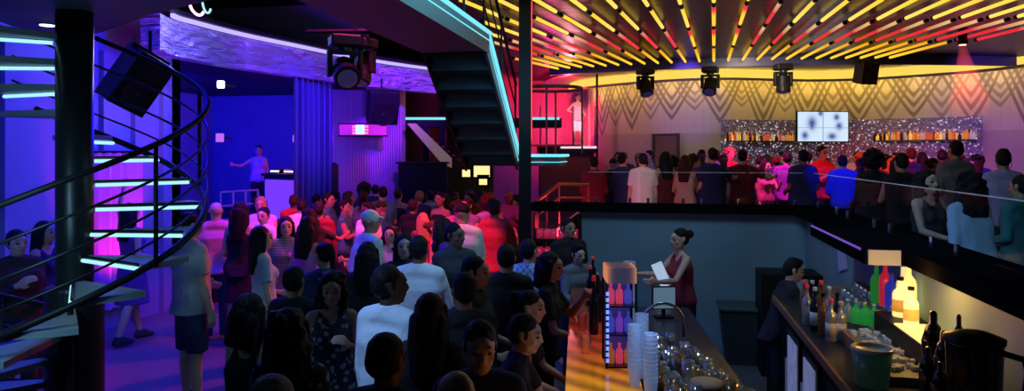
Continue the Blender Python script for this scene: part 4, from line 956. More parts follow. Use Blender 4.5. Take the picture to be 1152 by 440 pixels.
def bottle(x, y, z, r, h, glass, lab, cap=None, label=None, cat='bottle', group=None):
    t = thing('bottle', lab, cat, (x, y, z), YAW, group)
    MB().lathe(bottle_mesh(r, h), n=14).build('bottle_glass', glass, t, True)
    if cap: MB().lathe([(r*.42, h*.94), (r*.44, h*1.03), (r*.2, h*1.04)], n=10).build('bottle_cap', cap, t, True)
    if label: MB().lathe([(r*1.02, h*.14), (r*1.02, h*.45)], n=14).build('bottle_label', label, t, True)
    return t
M_dk = mat('glass_dark', (.015, .012, .02), .12); M_redcap = mat('cap_red', (.6, .04, .05), .3, em=(1, .05, .05), es=.15); M_lab = mat('label_white', (.6, .6, .6), .6)
for px, d, h, c, l, lab in ((668, 5.3, .42, M_redcap, None, 'tall dark bottle with red cap standing on the bar beside the tower'), (664, 6.3, .34, M_redcap, MATS['cap_red'], 'dark bottle with red label further along the bar'), (673, 6.0, .3, None, M_lab, 'dark bottle with white label beside the red-capped bottles'), (672, 5.7, .36, M_black, None, 'plain black bottle between the red-capped bottles on the bar'), (667, 7.0, .32, M_redcap, None, 'small red-capped dark bottle farthest along the bar')):
    x, y = XY(px, d); bottle(x, y, 1.10, .036, h, M_dk, lab, c, l)
# napkin holder and ice glassware on the service side
rg = random.Random(11)
gls = [MB().lathe([(.03, 0), (.034, .004), (.042, .09), (.039, .09), (.03, .01)], n=10).mesh('tumbler', True), MB().lathe([(.03, 0), (.031, .003), (.006, .01), (.005, .07), (.03, .09), (.038, .13), (.03, .16), (.028, .16), (.034, .13), (.025, .095)], n=10).mesh('stem', True), MB().lathe([(.036, 0), (.04, .004), (.04, .14), (.037, .14), (.036, .01)], n=10).mesh('highball', True)]
M_gl2 = mat('glass_smoky', (.5, .55, .55), .08, metal=.55); M_gl3 = mat('glass_gold', (.55, .42, .2), .08, metal=.6)
for g in gls: g.materials.append(None)
tray = thing('glass_tray', 'black rubber tray crowded with glassware on the bar service side', 'tray', (XY(765, 4.75)[0], XY(765, 4.75)[1], .93), YAW+.1)
MB().box(-.26, .26, -.62, .62, 0, .015, bev=.005).build('mat', M_black, tray)
to = tray.location
gi = 0
for r in range(11):
    for c in range(5):
        x = -.2+c*.1+rg.uniform(-.01, .01)+(0 if r % 2 else .02); y = -.55+r*.11+rg.uniform(-.01, .01)
        q = Matrix.Rotation(YAW+.1, 4, 'Z') @ Vector((x, y, 0))
        o = bpy.data.objects.new('drinking_glass', gls[rg.choice((0, 0, 1, 2))]); C.objects.link(o); o.location = (to.x+q.x, to.y+q.y, .945); s = rg.uniform(.85, 1.1); o.scale = (s, s, s)
        o.material_slots[0].link = 'OBJECT'; o.material_slots[0].material = rg.choice((M_gl2, M_gl2, M_gl3)); tag(o, 'empty bar glass among the crowded glasses on the rubber tray', 'glass', 'glasses on the service tray')
# round container with pale lid
x, y = XY(795, 4.25)
t = thing('lidded_jar', 'round dark jar with a pale tan lid beside the glass tray', 'jar', (x, y, .93)); MB().lathe([(.085, 0), (.09, .01), (.09, .13)], n=20).build('jar_body', M_metal, t, True); MB().lathe([(.095, .13), (.098, .14), (.095, .155), (.03, .16)], n=20).build('lid', mat('lid_tan', (.45, .36, .26), .5), t, True)
# chrome faucet and hose by the tray
x, y = XY(775, 5.5)
t = thing('bar_tap', 'curved chrome bar tap arching over the service side', 'tap', (x-.35, y, .93), YAW)
MB().lathe([(.03, 0), (.03, .03), (.014, .04)], n=12).build('tap_foot', M_steel, t); MB().tube([(0, 0, .03), (0, 0, .2)]+[(.16-.16*math.cos(a), 0, .2+.14*math.sin(a)) for a in [i*PI/12 for i in range(13)]]+[(.32, 0, .08)], .012, 8).build('spout', M_steel, t, True)
# point of sale screen and dark terminal
x, y = XY(747, 6.55)
t = thing('order_terminal', 'small grey-blue screen on a black stand behind the bar', 'terminal', (x, y, .93), YAW+.05)
MB().box(-.08, .08, -.05, .05, 0, .02).build('stand_foot', M_black, t); MB().tube([(0, .02, .02), (0, .02, .2)], .02, 8).build('stand_post', M_black, t)
MB().box(-.11, .11, -.01, .02, .08, .29).build('casing', M_black, t); MB().box(-.1, .1, -.015, -.01, .09, .28).build('display', mat('display_blue', (.25, .32, .4), .3, em=(.2, .36, .48), es=.35), t)
# bin against the wall
x, y = XY(836, 8.35)
t = thing('waste_bin', 'tall dark grey bin against the blue-grey wall', 'bin', (x, y, 0), 0)
m = MB(); m.hull([(sx_*.2, sy_*.17, 0) for sx_ in (-1, 1) for sy_ in (-1, 1)]+[(sx_*.27, sy_*.22, .62) for sx_ in (-1, 1) for sy_ in (-1, 1)]); m.build('bin_body', mat('bin_grey', (.035, .045, .055), .5), t); MB().box(-.29, .29, -.24, .24, .62, .67, bev=.015).build('rim', mat('bin_rim', (.06, .075, .09), .45), t)
x, y = XY(872, 8.0)
t = thing('side_cabinet', 'black cabinet with a white folded cloth panel beside the leaning bartender', 'cabinet', (x, y, 0), 0); MB().box(-.18, .45, -.25, .25, 0, 1.12).build('cabinet_body', M_black, t); MB().box(.12, .3, -.27, -.25, .9, 1.08).build('pale_panel', mat('pale_panel', (.4, .5, .6), .6), t)
# ------------------------------------------------------------------ back bar on the right
bb = thing('back_bar', 'long black back bar with wood-edged top along the right wall', 'bar', (1.04, 2.4, 0))
BBL = 4.45
MB().box(.05, .70, 0, BBL, 0, 1.10).build('cabinet_body', M_black, bb)
MB().box(0, .70, 0, BBL, 1.10, 1.14).build('counter_top', mat('backbar_top', (.02, .024, .028), .3, spec=.3), bb)
MB().box(-.02, 0, 0, BBL, 1.095, 1.15).build('wood_edge', mat('wood_edge', (.22, .1, .05), .4), bb)
MB().box(.45, .70, BBL-1.6, BBL+.35, 1.14, 1.2).build('raised_shelf', mat('wood_shelf', (.3, .16, .09), .4), bb)
for i, y in enumerate((2.75, 3.4, 1.95)):
    m = MB().box(.02, .05, y, y+.5, .12, 1.0).build('fridge_door', M_metal, bb); MB().box(.012, .02, y+.06, y+.44, .18, .94).build('door_pane', mat('fridge_pane', (.4, .45, .6), .15, em=(.4, .45, .8), es=.22, vary=.6, vscale=9), m); MB().box(-.005, .012, y+.44, y+.47, .45, .75).build('door_handle', M_steel, m)
# ice well with grey metal flap
t = thing('ice_well', 'grey metal ice tray with wooden front board set on the back bar', 'ice well', (1.28, 4.9, 1.14), 0)
MB().box(0, .36, -.55, .55, 0, .05).build('well_pan', mat('well_grey', (.28, .33, .36), .4, metal=.5), t); MB().box(-.03, 0, -.55, .55, 0, .08).build('front_board', MATS['wood_shelf'], t)
rr_ = random.Random(4)
icem = MB().box(-.017, .017, -.017, .017, 0, .03, bev=.005).mesh('ice'); icem.materials.append(mat('ice_pale', (.5, .58, .62), .15))
for i in range(70):
    o = bpy.data.objects.new('ice_cube', icem); C.objects.link(o); o.location = (1.28+rr_.uniform(.03, .33), 4.9+rr_.uniform(-.5, .5), 1.19); o.rotation_euler = (0, 0, rr_.uniform(0, 6)); tag(o, 'pale ice cube lying in the grey metal ice tray', 'ice cube', 'ice cubes in the tray')
# lit riser with glowing bottles
rs = thing('lit_riser', 'glowing yellow-white step under the bright bottles at the right wall', 'display riser', (1.50, 4.3, 1.14))
MB().box(0, .24, 0, 1.15, 0, .19).build('riser_case', M_black, rs); MB().box(.01, .235, .02, .75, .19, .2).build('glow_slab', glow('riser_glow', (1, .72, .22), 1.3), rs)
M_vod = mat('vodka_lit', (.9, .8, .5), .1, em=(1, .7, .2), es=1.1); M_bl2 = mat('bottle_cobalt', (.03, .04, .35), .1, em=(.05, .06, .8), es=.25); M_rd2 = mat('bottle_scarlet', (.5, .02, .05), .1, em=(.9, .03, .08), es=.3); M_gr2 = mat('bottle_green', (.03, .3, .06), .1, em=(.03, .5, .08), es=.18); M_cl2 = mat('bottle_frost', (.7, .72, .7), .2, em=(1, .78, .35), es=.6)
def rbottle(px, yb, h, r, g, lab, cap=None, label=None, z=1.34):
    d = (CAMZ-z)*FPX/(yb-HORIZON); x, y = XY(px, d); x = min(x, 1.67); bottle(x, y, z, r, h, g, lab, cap, label)
rbottle(1034, 356, .37, .05, M_vod, 'tall glowing yellow bottle with red stopper on the lit riser', mat('cap_scarlet', (.7, .05, .05), .4))
rbottle(1024, 352, .34, .045, M_cl2, 'glowing pale bottle with dark spotted neck behind the tall yellow one', mat('cap_blue', (.1, .15, .5), .3))
rbottle(1013, 356, .26, .05, M_vod, 'squat glowing yellow bottle with dark leaf marks on the lit riser', M_black, mat('label_amber', (.8, .35, .05), .5, em=(1, .4, .05), es=.5))
rbottle(1025, 366, .24, .045, M_vod, 'squat glowing bottle with orange label at the front of the riser', M_black, mat('label_orange', (.9, .4, .1), .5, em=(1, .35, .05), es=.7))
rbottle(1003, 346, .25, .045, M_bl2, 'cobalt blue bottle between the red and yellow bottles', MATS['cap_blue'])
rbottle(996, 344, .33, .042, M_rd2, 'tall scarlet bottle beside the cobalt one on the riser', MATS['cap_red'])
rbottle(986, 340, .28, .042, M_gr2, 'tall green bottle at the far end of the lit riser', M_lab)
for i, (px, yb, g, lab) in enumerate(((963, 362, M_gr2, 'short green mixer bottle nearest the bar front'), (973, 364, M_gr2, 'short green mixer bottle, second from the bar front'), (983, 366, M_gr2, 'short green mixer bottle, third from the bar front'), (954, 360, M_cl2, 'short clear mixer bottle beside the green ones'))):
    d = (CAMZ-1.2)*FPX/(yb-HORIZON); x, y = XY(px, d); bottle(x, y, 1.19, .036, .16, g if g is M_gr2 else M_gl2, lab, M_lab, None)
k = 0
CPH = ['with red pour spout', 'with pale cap', 'with dark cap']
for i, (px, yb, h) in enumerate(((908, 366, .3), (917, 372, .31), (926, 378, .3), (935, 384, .29), (914, 360, .3), (924, 364, .32), (933, 369, .3), (942, 374, .28), (905, 356, .28), (946, 382, .26))):
    d = (CAMZ-1.14)*FPX/(yb-HORIZON); x, y = XY(px, d); x = max(1.09, x)
    bottle(x, y, 1.14, .037, h, [M_gl2, M_dk, mat('bottle_amber_dim', (.2, .09, .03), .12)][i % 3], '%s bottle %s, %s, by the leaning bartender' % (['clear', 'black', 'amber'][i % 3], CPH[(i+(i//5)) % 3], ['first of the front row', 'second of the front row', 'third of the front row', 'last of the front row', 'first of the middle row', 'second of the middle row', 'third of the middle row', 'last of the middle row', 'nearest his sleeve', 'nearest the ice tray'][i]), [M_redcap, M_lab, M_black][(i+(i//5)) % 3], M_lab if i % 2 else None)
# row of glasses on the raised shelf
for i in range(9):
    for j in range(2):
        o = bpy.data.objects.new('drinking_glass', gls[2] if j else gls[0]); C.objects.link(o); o.location = (1.56+.1*j, 5.4+i*.13, 1.2); o.scale = (1.15,)*3; o.material_slots[0].link = 'OBJECT'; o.material_slots[0].material = M_gl2; tag(o, 'clear glass in the double row on the wooden shelf of the back bar', 'glass', 'glasses on the raised back bar shelf')
# bucket
d = 4.0; x, y = XY(981, d)
t = thing('ice_bucket', 'dark green round bucket with pale rim at the edge of the back bar', 'bucket', (x, y, 1.14)); MB().lathe([(.08, 0), (.085, .005), (.105, .2), (.1, .2), (.078, .01)], n=24).build('bucket_body', mat('bucket_green', (.03, .1, .07), .3, em=(.02, .06, .04), es=.1), t, True); MB().lathe([(.104, .195), (.111, .2), (.111, .215), (.104, .22), (.099, .215), (.099, .2)], n=24).build('rim', mat('bucket_rim', (.5, .6, .55), .3), t, True)
# shakers and the big pitcher
for i, (px, d, h, r, lab) in enumerate(((1050, 4.0, .42, .06, 'tall black bottle group leader against the right wall'), (1062, 3.8, .36, .05, 'black shaker with a bright highlight beside the tall black bottle'), (1044, 3.7, .3, .045, 'short black shaker in front of the tall black bottle'), (1058, 3.5, .28, .045, 'steel-rimmed black shaker, nearest of the dark cluster'), (1073, 3.6, .3, .045, 'black shaker between the dark cluster and the big pitcher'), (1083, 4.0, .4, .035, 'slim black bottle with pale neck behind the big pitcher'))):
    x, y = XY(px, d); x = min(x, 1.66); t = thing('cocktail_shaker', lab.replace('bottle group leader', 'shaker standing'), 'shaker', (x, y, 1.14)); MB().lathe([(r*.75, 0), (r*.8, .005), (r, h*.6), (r*.95, h*.62)], n=18).build('tin', mat('shaker_dark', (.06, .06, .065), .18, metal=.9), t, True); MB().lathe([(r*.95, h*.62), (r*.6, h*.8), (r*.35, h*.84), (r*.35, h*.97), (r*.2, h)], n=18).build('lid', mat('shaker_dark'), t, True)
d = 3.32; x, y = XY(1096, d)
t = thing('steel_pitcher', 'big dark steel pitcher with side handle at the right wall', 'pitcher', (x, y, 1.14), -.75)
MB().lathe([(.1, 0), (.105, .01), (.115, .3), (.12, .42), (.125, .43)], n=28).build('pitcher_body', mat('pitcher_steel', (.08, .075, .07), .15, metal=1), t, True)
MB().lathe([(.126, .43), (.128, .45), (.06, .475), (.02, .48)], n=28).build('lid', M_black, t, True); MB().tube([(.115, 0, .4), (.2, 0, .39), (.215, 0, .34), (.2, 0, .2), (.115, 0, .18)], .015, 8).build('handle', M_black, t, True)
gtray = thing('glass_tray', 'black tray of upturned glasses at the near end of the back bar', 'tray', (1.36, 3.0, 1.14)); MB().box(-.26, .1, -.3, .6, 0, .012).build('mat', M_black, gtray)
for i in range(3):
    for j in range(6):
        o = bpy.data.objects.new('drinking_glass', gls[0]); C.objects.link(o); o.location = (1.16+.1*i, 2.8+.13*j, 1.152); o.material_slots[0].link = 'OBJECT'; o.material_slots[0].material = M_gl2; tag(o, 'small glass on the black tray at the near end of the back bar', 'glass', 'glasses on the near back bar tray')
# hanging ledge shelf
t = thing('wall_shelf', 'black box shelf under the ledge with a pale lit end above the back bar', 'shelf', (1.36, 5.14, 1.6))
MB().box(0, .39, 0.02, 1.75, .1, .2).build('shelf_box', MATS['ledge_black'], t); MB().box(0.02, .22, 0.0, .02, .1, .2).build('lit_end_plate', mat('lit_end_plate', (.5, .48, .42), .5, em=(.3, .28, .2), es=.06), t); MB().box(-.006, 0, .1, 1.7, .185, .2).build('led_line', glow('led_purple_dim', (.25, .1, .8), .6), t)  # pale emissive plate paints the light on the shelf end
# white notice on the wall by the man
x, y = XY(933, 7.6)
t = thing('paper_notice', 'tilted pale paper notice on the wall beyond the leaning bartender', 'notice', (1.735, 7.35, 1.42)); MB().box(0, .012, -.16, .16, -.1, .12, Matrix.Rotation(-.25, 4, 'X')).build('sheet', mat('paper_blue', (.5, .5, .75), .7), t)
# tablet/menu in the bartender's hand built with the crowd
# ------------------------------------------------------------------ archetypes shared by the crowd (copies share mesh data)
AR = {}
def A(key):
    if key not in AR: AR[key] = make(**ARSPEC[key])
    return AR[key]
V = dict(voxel=.016, dec=.5)
ARSPEC = {
    'm1': dict(hair='short', arms=('down', 'drink'), top='tshirt', yaw=15, **V), 'm2': dict(hair='quiff', arms=('bent', 'down'), top='shirt', yaw=-20, **V), 'm3': dict(hair='cap', arms=('down', 'phone'), top='jacket', pitch=10, **V),
    'm4': dict(hair='bald', arms=('drink', 'bent'), top='polo', yaw=25, fat=1.12, **V), 'm5': dict(hair='afro', arms=('drink', 'bent'), top='shirt', side=4, **V), 'm6': dict(hair='short', arms=('cross', 'cross'), top='vest', yaw=-10, **V),
    'm7': dict(hair='short', arms=('bent', 'phone'), top='tshirt', lean=6, yaw=20, **V),
    'f1': dict(sex='f', hair='long', arms=('drink', 'down'), top='tank', bottom='trousers', yaw=15, **V), 'f2': dict(sex='f', hair='bob', arms=('down', 'hip'), top='dress', yaw=-20, **V), 'f3': dict(sex='f', hair='curly', arms=('bent', 'out'), top='blouse', bottom='skirt', side=5, **V),
    'f4': dict(sex='f', hair='pony', arms=('bent', 'phone'), top='tshirt', yaw=25, pitch=12, **V), 'f5': dict(sex='f', hair='bun', arms=('bent', 'bent'), top='strapless', bottom='skirt', yaw=-12, **V), 'f6': dict(sex='f', hair='long', arms=('bent', 'hip'), top='dress', side=-5, yaw=10, **V),
}
GARM = {k: {'tshirt': 'tee', 'shirt': 'long-sleeved shirt', 'jacket': 'jacket', 'polo': 'polo shirt', 'vest': 'vest', 'tank': 'tank top', 'dress': 'dress', 'blouse': 'blouse', 'strapless': 'strapless top'}[v['top']] for k, v in ARSPEC.items()}
rc = random.Random(21)
placed = []
def ok(x, y, r=.5): return all((x-a)**2+(y-b)**2 > (r*.5+rr*.5)**2 for a, b, rr in placed)
def ordw(k): return '%d%s' % (k, 'th' if 10 <= k % 100 <= 20 else {1: 'st', 2: 'nd', 3: 'rd'}.get(k % 10, 'th'))
def person_at(px, ytop, d, floor, ms, rel, label, Ht=None, r=.5, **kw):
    """stands at depth d in the column px; the height follows from the head top the photo shows"""
    if Ht is None: Ht = CAMZ+(HORIZON-ytop)/FPX*d-floor
    x, y = XY(px, d); placed.append((x, y, r))
    return put_person(ms, (x, y, floor), rel, Ht*1.75/1.75, label, **kw)
U = .75
N = dict(voxel=.011)
# ---- named people on the dance floor and along the bar (foreground first)
q = lambda **k: make(**{**N, **k})
person_at(440, 296, 4.3, 0, q(hair='short', arms=('down', 'bent'), top='jacket', yaw=-35, fat=1.15), 150, 'man in a bright white long-sleeved jacket seen from behind, face turned to the bar', sk='dark', tc='white', bc='denim')
person_at(472, 264, 6.1, 0, q(hair='short', arms=('bent', 'drink'), top='shirt'), 170, 'man in a pale loose white shirt with his back turned beyond the white jacket', sk='brown', tc='white', bc='navy')
person_at(512, 250, 6.9, 0, q(hair='short', arms=('down', 'bent'), top='vest', yaw=30), 30, 'man in a dark waistcoat with bare arms looking over his shoulder mid-crowd', sk='brown', tc='charcoal', bc='black')
person_at(537, 287, 5.2, 0, q(hair='short', arms=('bent', 'bent'), top='tshirt'), 80, 'man in profile with a lit cheek and black tee in front of the waistcoated man', sk='tan', tc='black', bc='black')
person_at(570, 274, 5.9, 0, q(hair='short', arms=('bent', 'down'), top='jacket', fat=1.15), 175, 'broad man in a black jacket, back turned, left of the square column', sk='tan', tc='black', bc='black')
person_at(596, 268, 6.6, 0, q(hair='short', arms=('bent', 'bent'), top='shirt'), 150, 'man in a pale blue checked shirt, back turned, at the foot of the column', sk='light', tc='blue checked', bc='denim')
person_at(327, 344, 3.45, 0, q(sex='f', hair='curly', arms=('bent', 'bent'), top='blouse', bottom='skirt'), 175, 'woman with big dark curls and a leaf-patterned blouse, nearest the camera', sk='tan', tc='leaf patterned', bc='black')
person_at(284, 328, 3.95, 0, q(sex='f', hair='bob', arms=('down', 'bent'), top='tank', bottom='trousers', fat=1.1), 150, 'woman with a dark bob and black tank top beside the leaf-patterned blouse', sk='light', tc='black', bc='black')
person_at(373, 304, 4.9, 0, q(sex='f', hair='curly', arms=('drink', 'down'), top='dress', pitch=12), 15, 'curly-haired woman in a floral dress looking down left of the white jacket', sk='tan', tc='floral', bc='black')
person_at(437, 372, 3.05, 0, q(hair='short', arms=('down', 'bent'), top='jacket'), 160, 'dark-haired person in a charcoal jacket directly in front of the white jacket', sk='brown', tc='charcoal', bc='black')
person_at(513, 411, 2.6, 0, q(hair='bald', arms=('down', 'down'), top='shirt'), 185, 'bald man whose bare scalp shows at the bottom edge', sk='tan', tc='navy', bc='black')
person_at(308, 418, 2.45, 0, q(hair='short', arms=('down', 'down'), top='tshirt'), 180, 'person whose blue-rimmed crown of hair shows below the leaf-patterned blouse', sk='tan', tc='blue', bc='black', hc='grey')
person_at(540, 360, 3.3, 0, q(hair='short', arms=('phone', 'bent'), top='shirt', pitch=8), 10, 'man in a navy shirt facing us with a lit forehead, behind the bald man', sk='light', tc='dark blue', bc='black')
person_at(552, 345, 4.0, 0, q(hair='short', arms=('reach', 'reach'), top='tshirt', lean=22, grip=1.1), 85, 'man in a dark tee leaning on the bar with outstretched forearm', sk='light', tc='black', bc='black')
person_at(581, 324, 4.75, 0, q(sex='f', hair='pony', arms=('table', 'table'), top='tank', bottom='skirt', lean=12, grip=1.2), 75, 'woman in a black tank top with both hands on the amber counter', sk='light', tc='black', bc='black')
person_at(610, 282, 5.7, 0, q(sex='f', hair='bob', arms=('sip', 'table'), top='tshirt', lean=8, grip=1.4), 75, 'woman with a dark bob sipping a drink at the bar, bare forearm raised', sk='tan', tc='black', bc='black')
person_at(647, 274, 7.6, 0, q(hair='quiff', arms=('sip', 'table'), top='sweater', lean=8, yaw=10), 25, 'bearded young man in a grey sweater facing us at the far part of the bar', sk='light', tc='grey', bc='black')
person_at(640, 245, 8.3, 0, q(hair='short', arms=('bent', 'down'), top='tshirt', yaw=10), 20, 'tall man in a black tee standing behind the grey sweater', sk='tan', tc='black', bc='black')
person_at(485, 328, 3.9, 0, q(sex='f', hair='long', arms=('bent', 'bent'), top='tshirt', bottom='trousers'), 170, 'woman with long black hair in a black tee, right of the white jacket', sk='tan', tc='black', bc='black')
person_at(521, 305, 4.5, 0, q(hair='short', arms=('cross', 'cross'), top='jacket', fat=1.1), 200, 'heavy man in black jacket, back turned, behind the navy shirt', sk='brown', tc='black', bc='black')
person_at(408, 236, 7.7, 0, q(hair='cap', arms=('bent', 'down'), top='shirt', fat=1.12, lean=10), 130, 'man in a white cap and bright white shirt glowing in the mid crowd', sk='tan', tc='white', bc='navy', hc='white')
person_at(271, 226, 9.0, 0, q(sex='f', hair='long', arms=('bent', 'down'), top='strapless', bottom='skirt'), 175, 'woman with bare red-lit shoulders dancing below the DJ booth', sk='light', tc='black', bc='black')
person_at(297, 254, 7.0, 0, q(sex='f', hair='long', arms=('bent', 'down'), top='tshirt', bottom='shorts', side=4), 120, 'woman with long black hair and a pale blue tee left of the crowd', sk='light', tc='pale blue', bc='denim')
person_at(216, 238, 6.9, 0, q(hair='short', arms=('bent', 'down'), top='tshirt', bottom='shorts', fat=1.15, shoes=True), 140, 'tall man in a pale grey tee standing right of the spiral stair', sk='light', tc='light grey', bc='navy')
person_at(243, 226, 9.3, 0, q(hair='bald', arms=('bent', 'bent'), top='tshirt'), 200, 'man in a pink-lit tee behind the pale grey tee', sk='light', tc='pink', bc='navy')  # pink cloth colour carries the pink light on the tee
person_at(322, 243, 8.4, 0, q(sex='f', hair='long', arms=('drink', 'bent'), top='tshirt', bottom='skirt'), 20, 'woman in a grey striped tee facing us with red-lit shoulders', sk='light', tc='grey striped', bc='black')
person_at(414, 271, 6.2, 0, q(sex='f', hair='long', arms=('bent', 'bent'), top='tshirt'), 180, 'woman with straight black hair, back turned, in front of the white cap', sk='tan', tc='charcoal', bc='black')
person_at(365, 272, 6.4, 0, A('f4'), 200, 'ponytailed woman in a dark blue tee in front of the striped tee', sk='tan', tc='dark blue', bc='black')
person_at(332, 298, 5.2, 0, A('m1'), 160, 'man in a black tee between the two curly-haired women', sk='tan', tc='black', bc='black')
person_at(455, 262, 6.7, 0, q(sex='f', hair='long', arms=('bent', 'drink'), top='blouse', bottom='trousers'), 10, 'dark-haired woman in black facing us left of the pale loose shirt', sk='light', tc='black', bc='black')
person_at(148, 226, 9.2, 0, q(sex='f', hair='long', arms=('up', 'bent'), top='dress', bottom='skirt', step=12, shoes=True), 150, 'woman in a short dark dress and pale heels dancing beneath the spiral stair', sk='light', tc='purple', bc='black')
person_at(20, 258, 6.6, 0, q(hair='short', arms=('bent', 'drink'), top='jacket'), 60, 'dark figure in a jacket at the wall left of the spiral stair', sk='tan', tc='black', bc='black')
person_at(52, 248, 7.6, 0, A('f1'), 80, 'slim woman in a dark tank top behind the spiral stair post', sk='tan', tc='navy', bc='black')
# ---- dance floor filler rows
COL_DF = ['black', 'black', 'charcoal', 'navy', 'dark blue', 'red', 'maroon', 'purple', 'grey', 'white', 'pink', 'brown', 'blue', 'floral', 'light grey', 'teal', 'lavender']
SK = ['light', 'light', 'tan', 'tan', 'brown', 'dark']
keys = list(ARSPEC)
ZONES_DF = [(245, 300, 'below the DJ booth'), (300, 345, 'before the stage curtain'), (345, 392, 'left of the lit sign'), (392, 435, 'under the lit sign'), (435, 478, 'by the far partition'), (478, 530, 'under the dark stair'), (530, 590, 'left of the square column'), (590, 640, 'beyond the square column')]
ROWS_DF = [(7.8, .85, 335, 560), (8.7, .78, 340, 575), (9.6, .75, 290, 580), (10.6, .75, 280, 580), (11.4, .6, 290, 585), (12.2, .6, 320, 585), (13.0, .58, 345, 585), (13.9, .58, 375, 585), (14.8, .58, 375, 585), (16.6, .62, 505, 585), (17.6, .7, 515, 595), (19.5, .8, 510, 600)]
def fill(rows, zones, cols, floor, where, Hs, seed, accept=None, group=None, gap=.56):
    rr = random.Random(seed); items = []
    for d0, sp, a, b in rows:
        px = a+rr.uniform(0, 14)
        while px < b:
            d = d0+rr.uniform(-.28, .28); x, y = XY(px, d); step = sp*FPX/d
            if ok(x, y, gap) and (accept is None or accept(x, y)):
                placed.append((x, y, .48)); k = rr.choice(keys); items.append((px, d, k, rr.choice(cols), rr.choice(SK), rr.uniform(*Hs), rr.choice((0, 20, -30, 150, 180, 200, 90, -90, 170, 185)), rr.choice(('black', 'black', 'brown', 'brown', 'blond')), rr.choice(('black', 'denim', 'navy', 'charcoal'))))
            px += step*rr.uniform(.85, 1.2)
    cnt = {}
    for it in sorted(items, key=lambda t: -t[1]):
        px, d, k, c, s, Ht, rel, hc, bc = it; z = next((z[2] for z in zones if z[0] <= px < z[1]), zones[-1][2])
        hw = HAIRWORD[ARSPEC[k]['hair']] + ('' if ARSPEC[k]['hair'] in ('cap', 'bald') else '-haired'); desc = '%s %s in %s %s' % (hw, 'woman' if k[0] == 'f' else 'man', c, GARM[k])
        cnt.setdefault((z, desc), []).append(it)
    for (z, desc), L in cnt.items():
        L.sort(key=lambda t: t[1])
        for j, (px, d, k, c, s, Ht, rel, hc, bc) in enumerate(L):
            row = sum(1 for o in items if next((w[2] for w in zones if w[0] <= o[0] < w[1]), zones[-1][2]) == z and o[1] < d)+1
            lab = '%s %s, %s nearest there' % (desc, z, ordw(row))
            x, y = XY(px, d); put_person(A(k), (x, y, floor), rel, Ht-(.0 if k[0] == 'm' else .06), lab, sk=s, hc=hc, tc=c, bc=bc, group=group, face=d < 10)
    return len(items)
nd = fill(ROWS_DF, ZONES_DF, COL_DF, 0, '', (1.62, 1.86), 5, lambda x, y: (x > -6.5 or y < 11) and y-.55*(x+6) < 15 and not (-5.6 < x < -3 and 15.4 < y < 17.6), gap=.53)
# ---- upper level, along the ledge
def up(px, yt, d, k, rel, lab, **kw):
    if px < 970: d += 1.25
    return person_at(px, yt, d, U, A(k) if isinstance(k, str) else q(**k), rel, lab, **kw)
up(668, 176, 10.9, dict(hair='short', arms=('bent', 'bent'), top='jacket', fat=1.25, voxel=.014), 180, 'broad person in a dark maroon jacket at the left end of the glass ledge', sk='tan', tc='maroon', bc='black')
up(701, 172, 10.9, dict(hair='quiff', arms=('bent', 'drink'), top='shirt', yaw=30, voxel=.014), 120, 'man in a blue-grey shirt and light trousers left of the white-shirted man', sk='light', tc='navy', bc='light grey')
up(723, 172, 10.4, dict(hair='short', arms=('down', 'down'), top='polo', voxel=.014), 180, 'man in white short-sleeved shirt and khaki trousers, back turned, at the ledge', sk='light', tc='white', bc='khaki')
up(748, 170, 10.8, dict(hair='long', sex='f', arms=('bent', 'bent'), top='dress', voxel=.014), 190, 'dark-haired woman in a maroon dress right of the white-shirted man', sk='tan', tc='maroon', bc='black')
up(771, 174, 10.6, dict(sex='f', hair='long', arms=('bent', 'phone'), top='tank', bottom='trousers', voxel=.014), 150, 'long-haired woman in a white tank top and black trousers at the glass ledge', sk='light', tc='cream', bc='black', hc='brown')
up(801, 166, 10.3, dict(sex='f', hair='bun', arms=('bent', 'out'), top='tshirt', fat=1.2, voxel=.014), 180, 'person with tied-up hair in a dark navy tee, bare nape lit red', sk='light', tc='navy', bc='black')
up(835, 168, 10.6, dict(hair='short', arms=('down', 'out'), top='tshirt', fat=1.1, voxel=.014), 165, 'man in a dark maroon tee with one lit arm reaching down left', sk='light', tc='maroon', bc='charcoal')
up(862, 180, 11.6, 'f1', 20, 'woman in a pale pink tank top behind the maroon tee', sk='light', tc='pink', bc='denim')
up(903, 168, 10.3, dict(hair='short', arms=('bent', 'bent'), top='tshirt', fat=1.25, voxel=.014), 180, 'broad man in a dark blue tee, back turned, at the corner of the ledge', sk='brown', tc='dark blue', bc='black')
up(926, 164, 11.5, dict(hair='short', arms=('bent', 'drink'), top='tshirt', voxel=.014), 20, 'smiling man in a red-lit tee facing us behind the broad dark blue back', sk='light', tc='red', bc='black', hc='brown')
up(948, 174, 10.2, dict(hair='short', arms=('bent', 'bent'), top='shirt', voxel=.014), 150, 'man in a bright blue shirt right of the broad dark blue back', sk='tan', tc='blue', bc='black')
up(981, 170, 9.0, dict(sex='f', hair='afro', arms=('bent', 'bent'), top='jacket', voxel=.014), 175, 'person with bushy dark hair and black jacket near the corner glass', sk='brown', tc='black', bc='black')
up(1013, 172, 8.8, 'm6', 185, 'man in a dark vest, back turned, behind the curly-haired woman', sk='tan', tc='black', bc='black')
up(1074, 158, 9.6, dict(hair='short', arms=('bent', 'bent'), top='shirt', voxel=.014), 180, 'tall man in a grey shirt rising above the crowd near the right wall', sk='tan', tc='grey', bc='black')
up(1045, 190, 6.3, dict(sex='f', hair='curly', arms=('drink', 'table'), top='tank', bottom='trousers', fat=1.15, voxel=.011), 15, 'curly-haired woman in a dark top facing us behind the right-hand glass', sk='light', tc='charcoal', bc='black')
